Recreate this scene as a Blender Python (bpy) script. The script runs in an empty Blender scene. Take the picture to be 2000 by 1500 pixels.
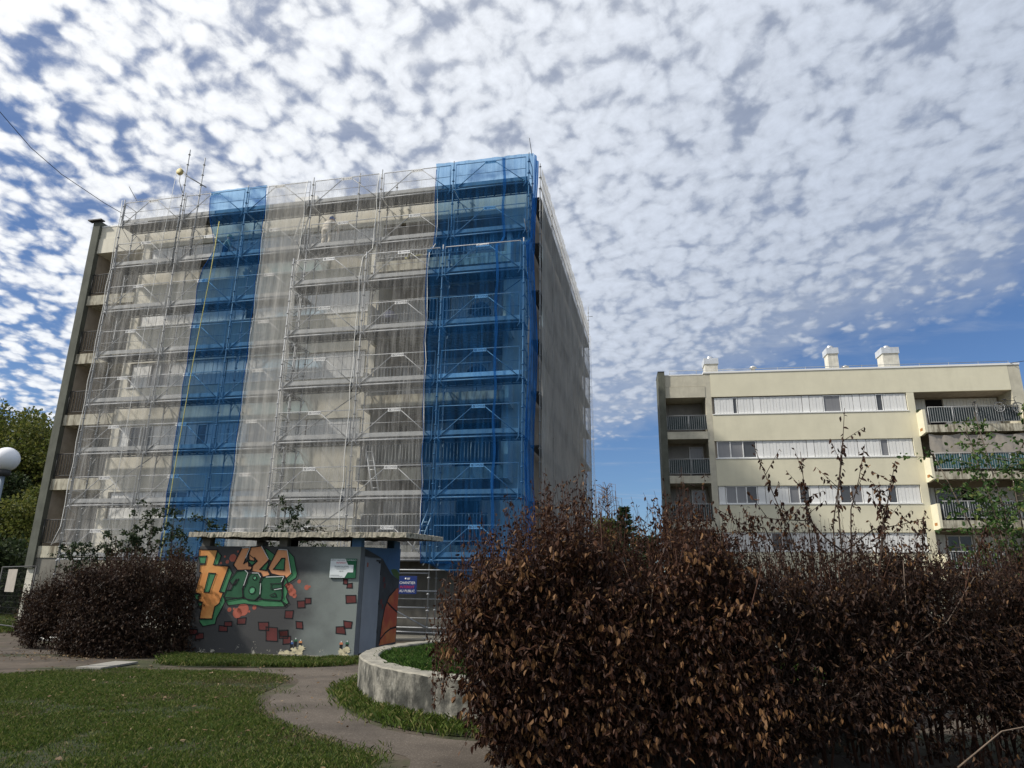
import bpy, bmesh, math, random
import numpy as np
from mathutils import Matrix, Vector

SC = bpy.context.scene
COL = SC.collection
R = math.radians
random.seed(7)
RNG = np.random.default_rng(11)

# ------------------------------------------------------------------ camera
cd = bpy.data.cameras.new("camera")
cam = bpy.data.objects.new("camera", cd)
COL.objects.link(cam)
pitch, roll = R(16.28), R(0.737)
Fw = Vector((0, math.cos(pitch), math.sin(pitch)))
Rt = Vector((1, 0, 0))
Up = Vector((0, -math.sin(pitch), math.cos(pitch)))
R2 = math.cos(roll) * Rt + math.sin(roll) * Up
U2 = -math.sin(roll) * Rt + math.cos(roll) * Up
m = Matrix.Identity(4)
for i in range(3):
    m[i][0], m[i][1], m[i][2] = R2[i], U2[i], -Fw[i]
m[2][3] = 1.6
cam.matrix_world = m
cd.sensor_width = 36.0
cd.lens = 36.0 * 1360.0 / 2000.0
cd.clip_start = 0.1
cd.clip_end = 3000
SC.camera = cam

# ------------------------------------------------------------------ light
SUN_EL, SUN_BETA = R(40), R(-13)           # sun high to the left, level with the facades
sun_dir = Vector((-math.cos(SUN_EL) * math.cos(SUN_BETA), math.cos(SUN_EL) * math.sin(SUN_BETA), math.sin(SUN_EL)))
sl = bpy.data.lights.new("sun", 'SUN')
sl.energy = 3.8
sl.angle = R(3.0)
sl.color = (1.0, 0.94, 0.85)
so = bpy.data.objects.new("sun", sl)
COL.objects.link(so)
so.rotation_euler = sun_dir.to_track_quat('Z', 'Y').to_euler()

# ------------------------------------------------------------------ sky
W = bpy.data.worlds.new("World")
SC.world = W
W.use_nodes = True
nt = W.node_tree
nt.nodes.clear()


def N(t, **kw):
    n = nt.nodes.new(t)
    for k, v in kw.items():
        setattr(n, k, v)
    return n


def L(a, b):
    nt.links.new(a, b)


def val(n, i, v):
    n.inputs[i].default_value = v


def math_n(op, a, b=None, c=None, clamp=False):
    n = N('ShaderNodeMath', operation=op, use_clamp=clamp)
    for i, x in enumerate((a, b, c)):
        if x is None:
            continue
        if isinstance(x, (int, float)):
            n.inputs[i].default_value = x
        else:
            L(x, n.inputs[i])
    return n.outputs[0]


def sstep(x, a, b):
    n = N('ShaderNodeMapRange', interpolation_type='SMOOTHSTEP')
    L(x, n.inputs[0])
    n.inputs[1].default_value = a
    n.inputs[2].default_value = b
    return n.outputs[0]


sky = N('ShaderNodeTexSky', sky_type='NISHITA')
sky.sun_disc = False
sky.sun_elevation = SUN_EL
sky.sun_rotation = math.atan2(sun_dir.x, sun_dir.y)
sky.air_density = 1.0
sky.dust_density = 0.35
sky.ozone_density = 2.5
tc = N('ShaderNodeTexCoord')
sep = N('ShaderNodeSeparateXYZ')
L(tc.outputs['Generated'], sep.inputs[0])
zc = math_n('MAXIMUM', sep.outputs[2], 0.035)
qx = math_n('DIVIDE', sep.outputs[0], zc)
qy = math_n('DIVIDE', sep.outputs[1], zc)
comb = N('ShaderNodeCombineXYZ')
L(qx, comb.inputs[0])
L(qy, comb.inputs[1])
q = comb.outputs[0]


def noise(vec, scale, detail, rough, dist=0.0):
    n = N('ShaderNodeTexNoise')
    n.noise_dimensions = '3D'
    L(vec, n.inputs['Vector'])
    n.inputs['Scale'].default_value = scale
    n.inputs['Detail'].default_value = detail
    n.inputs['Roughness'].default_value = rough
    n.inputs['Distortion'].default_value = dist
    return n.outputs[0]


# rows of puffs: cell patterns at two sizes roughened by fractal noise; the layer has
# depth, so it foreshortens less than a flat sheet would
zt = math_n('ADD', zc, 0.20)
cq = N('ShaderNodeCombineXYZ')
L(math_n('DIVIDE', sep.outputs[0], zt), cq.inputs[0])
L(math_n('DIVIDE', sep.outputs[1], zt), cq.inputs[1])
wv = N('ShaderNodeTexNoise')
L(cq.outputs[0], wv.inputs['Vector'])
val(wv, 'Scale', 9.0)
val(wv, 'Detail', 3.0)
wm = N('ShaderNodeVectorMath', operation='MULTIPLY_ADD')
L(wv.outputs['Color'], wm.inputs[0])
wm.inputs[1].default_value = (0.045, 0.045, 0)
L(cq.outputs[0], wm.inputs[2])
mp = N('ShaderNodeMapping')
L(wm.outputs[0], mp.inputs[0])
mp.inputs['Rotation'].default_value = (0, 0, R(28))
mp.inputs['Scale'].default_value = (1.0, 0.88, 1)


def cells(scale, smooth):
    v = N('ShaderNodeTexVoronoi', feature='SMOOTH_F1')
    L(mp.outputs[0], v.inputs['Vector'])
    val(v, 'Scale', scale)
    val(v, 'Smoothness', smooth)
    return v.outputs['Distance']


n_fine = noise(mp.outputs[0], 44.0, 8.0, 0.62)
n_big = noise(mp.outputs[0], 2.3, 3.0, 0.5)
n_mid = noise(mp.outputs[0], 12.0, 4.0, 0.5)
c_a = cells(23.0, 0.38)
c_b = cells(52.0, 0.4)
dens = math_n('MULTIPLY', math_n('SUBTRACT', 0.42, c_a), 0.62)
dens = math_n('MULTIPLY_ADD', math_n('SUBTRACT', 0.42, c_b), 0.26, dens)
dens = math_n('MULTIPLY_ADD', math_n('SUBTRACT', n_fine, 0.5), 0.42, dens)
dens = math_n('MULTIPLY_ADD', math_n('SUBTRACT', n_mid, 0.5), 0.34, dens)
dens = math_n('MULTIPLY_ADD', math_n('SUBTRACT', n_big, 0.5), 0.20, dens)      # about -0.35 .. 0.35
edge = math_n('ADD', math_n('MULTIPLY', qx, 0.919), math_n('MULTIPLY', qy, 0.393))
edge = math_n('ADD', edge, math_n('MULTIPLY', math_n('SUBTRACT', n_mid, 0.5), 0.5))
edge = math_n('ADD', edge, math_n('MULTIPLY', math_n('SUBTRACT', n_big, 0.5), 0.9))
e_fade = sstep(edge, 1.45, 2.45)
cov_r = sstep(qx, -1.4, 0.35)
cov = math_n('MULTIPLY_ADD', cov_r, 0.12, 0.125)
cov = math_n('MULTIPLY_ADD', e_fade, -0.34, cov)
d2 = math_n('ADD', dens, cov)
alpha = sstep(d2, -0.16, 0.17)
alpha = math_n('MULTIPLY', alpha, sstep(edge, 2.62, 2.25))
# thin high veil, and streaks in the clear part
mpw = N('ShaderNodeMapping')
L(comb.outputs[0], mpw.inputs[0])
mpw.inputs['Rotation'].default_value = (0, 0, R(20))
mpw.inputs['Scale'].default_value = (0.9, 2.2, 1)
wisp = sstep(noise(mpw.outputs[0], 1.6, 7.0, 0.62), 0.50, 0.80)
veil = math_n('MULTIPLY', wisp, 0.34)
inside = math_n('SUBTRACT', 1.0, sstep(edge, 2.0, 2.55))
veil = math_n('MULTIPLY_ADD', math_n('MULTIPLY', inside, math_n('MULTIPLY_ADD', cov_r, 0.50, 0.03)), 1.0, veil)
alpha = math_n('SUBTRACT', 1.0, math_n('MULTIPLY', math_n('SUBTRACT', 1.0, alpha), math_n('SUBTRACT', 1.0, veil, clamp=True)))
alpha = math_n('MULTIPLY', math_n('MULTIPLY', alpha, 0.97), sstep(sep.outputs[2], 0.035, 0.085))
# cloud light: forward scattering makes the side towards the sun brighter
dotn = N('ShaderNodeVectorMath', operation='DOT_PRODUCT')
L(tc.outputs['Generated'], dotn.inputs[0])
dotn.inputs[1].default_value = sun_dir
glow = sstep(dotn.outputs['Value'], -0.35, 0.75)
bri = math_n('MULTIPLY_ADD', glow, 0.37, 0.49)
core = sstep(d2, -0.12, 0.42)
bri = math_n('MULTIPLY', bri, math_n('MULTIPLY_ADD', core, 0.20, 0.90))
bri = math_n('MULTIPLY', bri, math_n('MULTIPLY_ADD', math_n('SUBTRACT', n_fine, 0.5), 0.30, 1.0))
ccol = N('ShaderNodeMixRGB')
L(glow, ccol.inputs[0])
ccol.inputs[1].default_value = (0.80, 0.90, 1.08, 1)
ccol.inputs[2].default_value = (0.965, 0.98, 1.0, 1)
ccm = N('ShaderNodeVectorMath', operation='SCALE')
L(ccol.outputs[0], ccm.inputs[0])
L(bri, ccm.inputs['Scale'])
tint = N('ShaderNodeMixRGB', blend_type='MULTIPLY')
val(tint, 0, 1.0)
L(sky.outputs[0], tint.inputs[1])
tint.inputs[2].default_value = (0.74, 0.91, 1.16, 1)
bg1 = N('ShaderNodeBackground')
L(tint.outputs[0], bg1.inputs[0])
val(bg1, 1, 0.072)
bg2 = N('ShaderNodeBackground')
L(ccm.outputs[0], bg2.inputs[0])
val(bg2, 1, 1.0)
mx = N('ShaderNodeMixShader')
L(alpha, mx.inputs[0])
L(bg1.outputs[0], mx.inputs[1])
L(bg2.outputs[0], mx.inputs[2])
wo = N('ShaderNodeOutputWorld')
L(mx.outputs[0], wo.inputs[0])
W.cycles.sampling_method = 'MANUAL'
W.cycles.sample_map_resolution = 512

SC.view_settings.view_transform = 'Standard'
SC.view_settings.look = 'None'
SC.view_settings.exposure = 0.28
SC.view_settings.gamma = 1.0
SC.view_settings.use_curve_mapping = False
SC.cycles.use_denoising = True
SC.cycles.transparent_max_bounces = 16
SC.cycles.max_bounces = 6
SC.cycles.diffuse_bounces = 3
SC.cycles.caustics_reflective = False
SC.cycles.caustics_refractive = False

# ------------------------------------------------------------------ helpers
def tag(o, label=None, cat=None, group=None, kind=None):
    if label: o['label'] = label
    if cat: o['category'] = cat
    if group: o['group'] = group
    if kind: o['kind'] = kind
    return o


def empty(name, loc=(0, 0, 0), rz=0.0, label=None, cat=None, group=None):
    o = bpy.data.objects.new(name, None)
    o.empty_display_size = 0.2
    o.location = loc
    o.rotation_euler = (0, 0, rz)
    COL.objects.link(o)
    return tag(o, label, cat, group)


def put(name, me, parent=None, loc=(0, 0, 0), rot=(0, 0, 0), scale=None):
    o = bpy.data.objects.new(name, me)
    o.location = loc
    o.rotation_euler = rot
    if scale: o.scale = scale
    COL.objects.link(o)
    if parent is not None: o.parent = parent
    return o


class MB:
    """collects boxes, tubes, prisms and sheets; build() links them as one mesh object"""
    def __init__(s):
        s.v, s.f, s.mi, s.sm = [], [], [], []
        s.cur, s.smooth = 0, False

    def add(s, vs, fs):
        b = len(s.v)
        s.v += [tuple(p) for p in vs]
        for f in fs:
            s.f.append(tuple(i + b for i in f))
            s.mi.append(s.cur)
            s.sm.append(s.smooth)
        return s

    def box(s, x0, x1, y0, y1, z0, z1):
        return s.add([(x0, y0, z0), (x1, y0, z0), (x1, y1, z0), (x0, y1, z0), (x0, y0, z1), (x1, y0, z1), (x1, y1, z1), (x0, y1, z1)],
                     [(3, 2, 1, 0), (4, 5, 6, 7), (0, 1, 5, 4), (1, 2, 6, 5), (2, 3, 7, 6), (3, 0, 4, 7)])

    def tube(s, pts, r, n=6, r1=None, cap=True):
        pts = [Vector(p) for p in pts]
        k = len(pts)
        rs = [r + ((r if r1 is None else r1) - r) * i / max(1, k - 1) for i in range(k)]
        vs, prev = [], None
        for i, p in enumerate(pts):
            d = (pts[min(i + 1, k - 1)] - pts[max(i - 1, 0)])
            if d.length < 1e-9: d = Vector((0, 0, 1))
            d.normalize()
            if prev is None:
                a = Vector((0, 0, 1)) if abs(d.z) < 0.9 else Vector((1, 0, 0))
                e1 = d.cross(a).normalized()
            else:
                e1 = (prev - d * prev.dot(d))
                e1 = e1.normalized() if e1.length > 1e-6 else d.orthogonal().normalized()
            prev = e1
            e2 = d.cross(e1)
            for j in range(n):
                t = 2 * math.pi * j / n
                vs.append(p + (e1 * math.cos(t) + e2 * math.sin(t)) * rs[i])
        fs = []
        for i in range(k - 1):
            for j in range(n):
                fs.append((i * n + j, i * n + (j + 1) % n, (i + 1) * n + (j + 1) % n, (i + 1) * n + j))
        if cap:
            fs.append(tuple(range(n - 1, -1, -1)))
            fs.append(tuple((k - 1) * n + j for j in range(n)))
        old, s.smooth = s.smooth, True
        s.add(vs, fs)
        s.smooth = old
        return s

    def lathe(s, prof, c=(0, 0, 0), n=16):
        vs, fs = [], []
        for (r, z) in prof:
            for j in range(n):
                t = 2 * math.pi * j / n
                vs.append((c[0] + r * math.cos(t), c[1] + r * math.sin(t), c[2] + z))
        for i in range(len(prof) - 1):
            for j in range(n):
                fs.append((i * n + j, i * n + (j + 1) % n, (i + 1) * n + (j + 1) % n, (i + 1) * n + j))
        fs.append(tuple(range(n - 1, -1, -1)))
        fs.append(tuple((len(prof) - 1) * n + j for j in range(n)))
        old, s.smooth = s.smooth, True
        s.add(vs, fs)
        s.smooth = old
        return s

    def ring(s, c, rad, r, axis='y', n=20, k=6):
        pts = []
        for i in range(n + 1):
            t = 2 * math.pi * i / n
            a, b = rad * math.cos(t), rad * math.sin(t)
            pts.append((c[0] + a, c[1], c[2] + b) if axis == 'y' else ((c[0], c[1] + a, c[2] + b) if axis == 'x' else (c[0] + a, c[1] + b, c[2])))
        return s.tube(pts, r, k, cap=False)

    def mesh(s, name, mats):
        me = bpy.data.meshes.new(name)
        me.from_pydata(s.v, [], s.f)
        for mt in (mats if isinstance(mats, (list, tuple)) else [mats]):
            me.materials.append(mt)
        me.polygons.foreach_set('material_index', s.mi)
        me.polygons.foreach_set('use_smooth', s.sm)
        me.update()
        return me

    def build(s, name, mats, parent=None, **kw):
        return put(name, s.mesh(name, mats), parent, **kw)


def np_mesh(name, V, F, mats, smooth=False):
    V = np.asarray(V, dtype=np.float32)
    F = np.asarray(F, dtype=np.int32)
    me = bpy.data.meshes.new(name)
    k = F.shape[1]
    me.vertices.add(len(V))
    me.vertices.foreach_set('co', V.ravel())
    me.loops.add(F.size)
    me.loops.foreach_set('vertex_index', F.ravel())
    me.polygons.add(len(F))
    me.polygons.foreach_set('loop_start', np.arange(0, F.size, k, dtype=np.int32))
    me.polygons.foreach_set('use_smooth', np.full(len(F), smooth))
    for mt in (mats if isinstance(mats, (list, tuple)) else [mats]):
        me.materials.append(mt)
    me.update(calc_edges=True)
    return me


# ------------------------------------------------------------------ materials
def mat(name, col, rough=0.8, metal=0.0, var=0.0, vscale=3.0, streak=0.0, scol=None, sscale=(6, 6, 0.5), bump=0.0, bscale=40, col2=None, c2=(0.45, 0.65), c2scale=1.5, spec=0.3, sr=(0.45, 0.75)):
    m = bpy.data.materials.new(name)
    m.use_nodes = True
    t = m.node_tree
    b = t.nodes['Principled BSDF']
    b.inputs['Roughness'].default_value = rough
    b.inputs['Metallic'].default_value = metal
    b.inputs['Specular IOR Level'].default_value = spec
    c4 = (*col, 1)
    b.inputs['Base Color'].default_value = c4
    src = None
    tc = None

    def obj():
        nonlocal tc
        if tc is None: tc = t.nodes.new('ShaderNodeTexCoord')
        return tc.outputs['Object']

    def nz(scale, det=6, rg=0.6, mapsc=None):
        n = t.nodes.new('ShaderNodeTexNoise')
        n.inputs['Scale'].default_value = scale
        n.inputs['Detail'].default_value = det
        n.inputs['Roughness'].default_value = rg
        if mapsc:
            mp = t.nodes.new('ShaderNodeMapping')
            mp.inputs['Scale'].default_value = mapsc
            t.links.new(obj(), mp.inputs[0])
            t.links.new(mp.outputs[0], n.inputs['Vector'])
        else:
            t.links.new(obj(), n.inputs['Vector'])
        return n.outputs[0]

    def mixc(fac, a, bcol):
        n = t.nodes.new('ShaderNodeMixRGB')
        t.links.new(fac, n.inputs[0])
        if isinstance(a, tuple): n.inputs[1].default_value = a
        else: t.links.new(a, n.inputs[1])
        n.inputs[2].default_value = bcol
        return n.outputs[0]

    def rng(x, a, bb, lo=0.0, hi=1.0):
        n = t.nodes.new('ShaderNodeMapRange')
        n.interpolation_type = 'SMOOTHSTEP'
        t.links.new(x, n.inputs[0])
        n.inputs[1].default_value, n.inputs[2].default_value = a, bb
        n.inputs[3].default_value, n.inputs[4].default_value = lo, hi
        return n.outputs[0]
    src = c4
    if col2: src = mixc(rng(nz(c2scale), c2[0], c2[1]), src, (*col2, 1))
    if streak: src = mixc(rng(nz(1.0, 7, 0.65, sscale), sr[0], sr[1], 0, streak), src, (*(scol or (0.03, 0.03, 0.025)), 1))
    if var:
        n = t.nodes.new('ShaderNodeMixRGB')
        n.blend_type = 'MULTIPLY'
        n.inputs[0].default_value = 1.0
        if isinstance(src, tuple): n.inputs[1].default_value = src
        else: t.links.new(src, n.inputs[1])
        f = rng(nz(vscale, 8, 0.65), 0.25, 0.75, 1 - var, 1 + var)
        cc = t.nodes.new('ShaderNodeCombineColor')
        for i in range(3): t.links.new(f, cc.inputs[i])
        t.links.new(cc.outputs[0], n.inputs[2])
        src = n.outputs[0]
    if not isinstance(src, tuple): t.links.new(src, b.inputs['Base Color'])
    if bump:
        bn = t.nodes.new('ShaderNodeBump')
        bn.inputs['Strength'].default_value = bump
        bn.inputs['Distance'].default_value = 0.02
        t.links.new(nz(bscale, 6, 0.6), bn.inputs['Height'])
        t.links.new(bn.outputs[0], b.inputs['Normal'])
    return m


def leaf_mat(name, stops, trans=0.25, rough=0.6):
    """every leaf or blade takes its own tone of the species' colours"""
    m = bpy.data.materials.new(name)
    m.use_nodes = True
    t = m.node_tree
    b = t.nodes['Principled BSDF']
    g = t.nodes.new('ShaderNodeNewGeometry')
    r = t.nodes.new('ShaderNodeValToRGB')
    el = r.color_ramp.elements
    while len(el) < len(stops): el.new(0.5)
    for e, (p, c) in zip(el, stops):
        e.position = p
        e.color = (*c, 1)
    t.links.new(g.outputs['Random Per Island'], r.inputs[0])
    t.links.new(r.outputs[0], b.inputs['Base Color'])
    b.inputs['Roughness'].default_value = rough
    b.inputs['Specular IOR Level'].default_value = 0.25
    tr = t.nodes.new('ShaderNodeBsdfTranslucent')
    t.links.new(r.outputs[0], tr.inputs[0])
    mx = t.nodes.new('ShaderNodeMixShader')
    mx.inputs[0].default_value = trans
    t.links.new(b.outputs[0], mx.inputs[1])
    t.links.new(tr.outputs[0], mx.inputs[2])
    t.links.new(mx.outputs[0], t.nodes['Material Output'].inputs[0])
    return m


def net_mat(name, col, tintc, lo, hi, fine=26.0):
    """woven debris netting: open mesh with denser hanging folds"""
    m = bpy.data.materials.new(name)
    m.use_nodes = True
    t = m.node_tree
    t.nodes.remove(t.nodes['Principled BSDF'])
    tc = t.nodes.new('ShaderNodeTexCoord')
    mp = t.nodes.new('ShaderNodeMapping')
    mp.inputs['Scale'].default_value = (1, 1, 0.06)
    t.links.new(tc.outputs['Object'], mp.inputs[0])
    n1 = t.nodes.new('ShaderNodeTexNoise')
    n1.inputs['Scale'].default_value = fine * 0.35
    n1.inputs['Detail'].default_value = 6
    n1.inputs['Roughness'].default_value = 0.7
    t.links.new(mp.outputs[0], n1.inputs['Vector'])
    n2 = t.nodes.new('ShaderNodeTexNoise')
    n2.inputs['Scale'].default_value = 0.7
    n2.inputs['Detail'].default_value = 4
    t.links.new(tc.outputs['Object'], n2.inputs['Vector'])
    r = t.nodes.new('ShaderNodeMapRange')
    r.interpolation_type = 'SMOOTHSTEP'
    t.links.new(n1.outputs[0], r.inputs[0])
    r.inputs[1].default_value, r.inputs[2].default_value = 0.38, 0.72
    r.inputs[3].default_value, r.inputs[4].default_value = lo, hi
    r2 = t.nodes.new('ShaderNodeMapRange')
    t.links.new(n2.outputs[0], r2.inputs[0])
    r2.inputs[1].default_value, r2.inputs[2].default_value = 0.3, 0.7
    r2.inputs[3].default_value, r2.inputs[4].default_value = 0.78, 1.15
    mu = t.nodes.new('ShaderNodeMath')
    mu.operation = 'MULTIPLY'
    mu.use_clamp = True
    t.links.new(r.outputs[0], mu.inputs[0])
    t.links.new(r2.outputs[0], mu.inputs[1])
    df = t.nodes.new('ShaderNodeBsdfDiffuse')
    df.inputs[0].default_value = (*col, 1)
    tl = t.nodes.new('ShaderNodeBsdfTranslucent')
    tl.inputs[0].default_value = (*col, 1)
    a = t.nodes.new('ShaderNodeMixShader')
    a.inputs[0].default_value = 0.45
    t.links.new(df.outputs[0], a.inputs[1])
    t.links.new(tl.outputs[0], a.inputs[2])
    tp = t.nodes.new('ShaderNodeBsdfTransparent')
    tp.inputs[0].default_value = (*tintc, 1)
    mx = t.nodes.new('ShaderNodeMixShader')
    t.links.new(mu.outputs[0], mx.inputs[0])
    t.links.new(tp.outputs[0], mx.inputs[1])
    t.links.new(a.outputs[0], mx.inputs[2])
    t.links.new(mx.outputs[0], t.nodes['Material Output'].inputs[0])
    return m


M = {}
M['cream'] = mat('cream_render', (0.70, 0.66, 0.50), 0.9, var=0.06, vscale=0.7, bump=0.08, bscale=60, streak=0.16, scol=(0.40, 0.37, 0.27), sscale=(1.6, 1.6, 0.35))
M['pillar'] = mat('old_render', (0.52, 0.49, 0.39), 0.9, var=0.14, vscale=1.5, streak=0.22, scol=(0.25, 0.22, 0.16), bump=0.1)
M['beige'] = mat('weathered_beige_render', (0.68, 0.645, 0.54), 0.9, var=0.12, vscale=0.9, streak=0.20, scol=(0.20, 0.16, 0.10), sscale=(3, 3, 0.3), bump=0.1)
M['slab'] = mat('stained_concrete', (0.50, 0.47, 0.37), 0.92, var=0.2, vscale=2.0, streak=0.85, scol=(0.11, 0.09, 0.06), sscale=(6, 6, 1.2), bump=0.2, sr=(0.40, 0.66))
M['fin'] = mat('mossy_fin_render', (0.115, 0.12, 0.098), 0.9, var=0.2, vscale=2.0, streak=0.3, scol=(0.06, 0.065, 0.05))
M['fin_side'] = mat('pale_gable_render', (0.72, 0.68, 0.55), 0.9, var=0.08)
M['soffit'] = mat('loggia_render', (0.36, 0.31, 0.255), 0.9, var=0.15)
M['white'] = mat('white_pvc', (0.78, 0.78, 0.76), 0.5, var=0.05, vscale=2)
M['shutter'] = mat('white_folding_shutter', (0.74, 0.74, 0.72), 0.55, var=0.04, vscale=1.5)
M['base'] = mat('ground_floor_render', (0.19, 0.18, 0.155), 0.9, var=0.2, vscale=1.2, streak=0.4)
M['coping'] = mat('white_coping', (0.80, 0.80, 0.78), 0.5)
M['rail'] = mat('galvanised_rail', (0.33, 0.34, 0.34), 0.5, 0.3, var=0.1)
M['darkrail'] = mat('dark_painted_rail', (0.05, 0.05, 0.05), 0.6)
M['sheet_dark'] = mat('dark_balcony_sheet', (0.035, 0.05, 0.052), 0.7, var=0.3)
M['sheet_teal'] = mat('teal_balcony_sheet', (0.06, 0.17, 0.19), 0.6, var=0.25)
M['tarp'] = mat('grey_tarpaulin', (0.33, 0.30, 0.26), 0.8, var=0.12)
M['glass'] = mat('window_glass', (0.055, 0.06, 0.065), 0.08, spec=0.6)
M['curtain_glass'] = mat('curtained_glass', (0.20, 0.20, 0.205), 0.15, streak=0.5, scol=(0.13, 0.13, 0.14), sscale=(9, 9, 0.2), spec=0.6)
M['black'] = mat('dark_interior', (0.012, 0.012, 0.013), 0.9)
M['steel'] = mat('galvanised_steel', (0.33, 0.34, 0.35), 0.55, 0.25, var=0.18, vscale=4)
M['deck'] = mat('steel_deck', (0.075, 0.076, 0.076), 0.6, 0.3, var=0.25, vscale=5)
M['toe'] = mat('toe_board', (0.36, 0.365, 0.36), 0.6, 0.1, var=0.18, vscale=3)
M['plate'] = mat('plate_white', (0.82, 0.82, 0.80), 0.5)
M['ink'] = mat('plate_ink', (0.03, 0.03, 0.05), 0.6)
M['chim'] = mat('chimney_render', (0.62, 0.60, 0.53), 0.9, var=0.15, streak=0.2)
M['capm'] = mat('chimney_cap_metal', (0.55, 0.58, 0.62), 0.5, 0.2, var=0.12, streak=0.3, scol=(0.3, 0.3, 0.3))
M['zinc'] = mat('zinc_cowl', (0.60, 0.61, 0.62), 0.3, 0.7)
M['rust'] = mat('rust_stain', (0.36, 0.17, 0.06), 0.9, var=0.3, vscale=6)
M['rope_y'] = mat('yellow_rope', (0.50, 0.46, 0.14), 0.7)
M['rope_w'] = mat('white_rope', (0.75, 0.74, 0.70), 0.8)
M['cable'] = mat('black_cable', (0.02, 0.02, 0.022), 0.7)
M['net_w'] = net_mat('white_netting', (0.72, 0.71, 0.68), (0.97, 0.97, 0.97), 0.16, 0.48)
M['net_d'] = net_mat('dense_white_netting', (0.76, 0.74, 0.69), (0.95, 0.95, 0.95), 0.36, 0.62)
M['net_c'] = net_mat('open_white_netting', (0.71, 0.70, 0.67), (0.98, 0.98, 0.98), 0.14, 0.44, 40)
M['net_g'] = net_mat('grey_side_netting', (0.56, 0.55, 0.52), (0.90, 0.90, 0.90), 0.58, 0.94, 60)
M['net_b'] = net_mat('blue_netting', (0.030, 0.17, 0.46), (0.44, 0.66, 0.86), 0.14, 0.40)
M['net_bd'] = net_mat('folded_blue_netting', (0.028, 0.15, 0.42), (0.34, 0.54, 0.78), 0.45, 0.80)
M['helmet'] = mat('blue_cap', (0.04, 0.15, 0.48), 0.6)
M['helmet2'] = mat('hi_vis_helmet', (0.62, 0.60, 0.30), 0.5)
M['overall'] = mat('pale_work_clothes', (0.70, 0.64, 0.54), 0.9, var=0.12, vscale=5)
M['jacket'] = mat('pale_green_jacket', (0.45, 0.47, 0.33), 0.9, var=0.15, vscale=5)
M['jeans'] = mat('navy_trousers', (0.03, 0.045, 0.10), 0.9, var=0.2, vscale=6)
M['skin'] = mat('skin', (0.50, 0.31, 0.22), 0.6)
M['shoe'] = mat('dark_boot', (0.03, 0.03, 0.03), 0.8)

# ------------------------------------------------------------------ ground
def smooth_poly(pts, n=6):
    """closed Catmull-Rom through the points, as a plain outline"""
    out, k = [], len(pts)
    for i in range(k):
        p0, p1, p2, p3 = [np.array(pts[(i + j - 1) % k], float) for j in range(4)]
        for s in range(n):
            t = s / n
            out.append(tuple(0.5 * ((2 * p1) + (-p0 + p2) * t + (2 * p0 - 5 * p1 + 4 * p2 - p3) * t * t + (-p0 + 3 * p1 - 3 * p2 + p3) * t ** 3)))
    return out


def sheet(name, outline, z, m, label=None, jit=0.0):
    bm = bmesh.new()
    vs = []
    for (x, y) in outline:
        vs.append(bm.verts.new((x + random.uniform(-jit, jit), y + random.uniform(-jit, jit), z)))
    f = bm.faces.new(vs)
    if f.normal.z < 0: f.normal_flip()
    bmesh.ops.triangulate(bm, faces=bm.faces[:])
    me = bpy.data.meshes.new(name)
    bm.to_mesh(me)
    bm.free()
    me.materials.append(m)
    o = put(name, me)
    tag(o, label, None, None, 'structure')
    return o


M['dirt'] = mat('bare_earth', (0.080, 0.064, 0.049), 0.95, var=0.35, vscale=1.3, col2=(0.045, 0.050, 0.022), c2=(0.48, 0.62), c2scale=0.55, bump=0.5, bscale=9)
M['path'] = mat('worn_asphalt', (0.088, 0.073, 0.059), 0.95, var=0.35, vscale=0.8, col2=(0.15, 0.13, 0.11), c2=(0.52, 0.66), c2scale=45, bump=0.45, bscale=70)
M['track'] = mat('trodden_earth', (0.075, 0.062, 0.050), 0.95, var=0.35, vscale=1.5, col2=(0.11, 0.095, 0.078), c2=(0.5, 0.7), c2scale=4, bump=0.4, bscale=20)
M['turf'] = mat('turf_soil', (0.022, 0.030, 0.010), 0.95, var=0.6, vscale=14.0, col2=(0.055, 0.045, 0.020), c2=(0.50, 0.66), c2scale=5, bump=0.4, bscale=20)

GS = 1400
tag(put('ground', np_mesh('ground', [(-GS, -GS, 0), (GS, -GS, 0), (GS, GS, 0), (-GS, GS, 0)], [(0, 1, 2, 3)], M['dirt'])), None, None, None, 'structure')
LAWN = smooth_poly([(-16, 9.0), (-11.5, 11.4), (-9.2, 12.9), (-8.1, 14.0), (-6.5, 14.35), (-4.9, 13.95), (-3.95, 13.2), (-3.75, 12.1), (-3.75, 11.3), (-3.45, 10.4), (-2.9, 9.3),
                    (-2.25, 8.5), (-1.5, 7.7), (-1.25, 7.2), (-1.6, 5.0), (-3, 2.0), (-9, 0.5), (-16, 2)])
VERGE = smooth_poly([(-2.75, 12.6), (-2.45, 14.0), (-1.9, 15.0), (-1.2, 14.6), (-2.0, 12.4), (-1.3, 10.6), (-0.2, 9.5), (1.2, 8.6), (1.2, 8.3), (-0.2, 8.45), (-0.9, 8.65), (-1.6, 9.3), (-2.2, 10.3), (-2.55, 11.3)])
STRIP = smooth_poly([(-7.6, 16.9), (-7.3, 15.7), (-6.6, 14.95), (-5.6, 14.85), (-4.4, 15.0), (-3.4, 15.5), (-3.3, 16.3), (-3.6, 16.55), (-5.4, 16.84), (-7.2, 17.13)], 4)
FAR = smooth_poly([(-26, 26), (-20, 24), (-17, 22.5), (-16, 26), (-18, 40), (-30, 46)])
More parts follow.
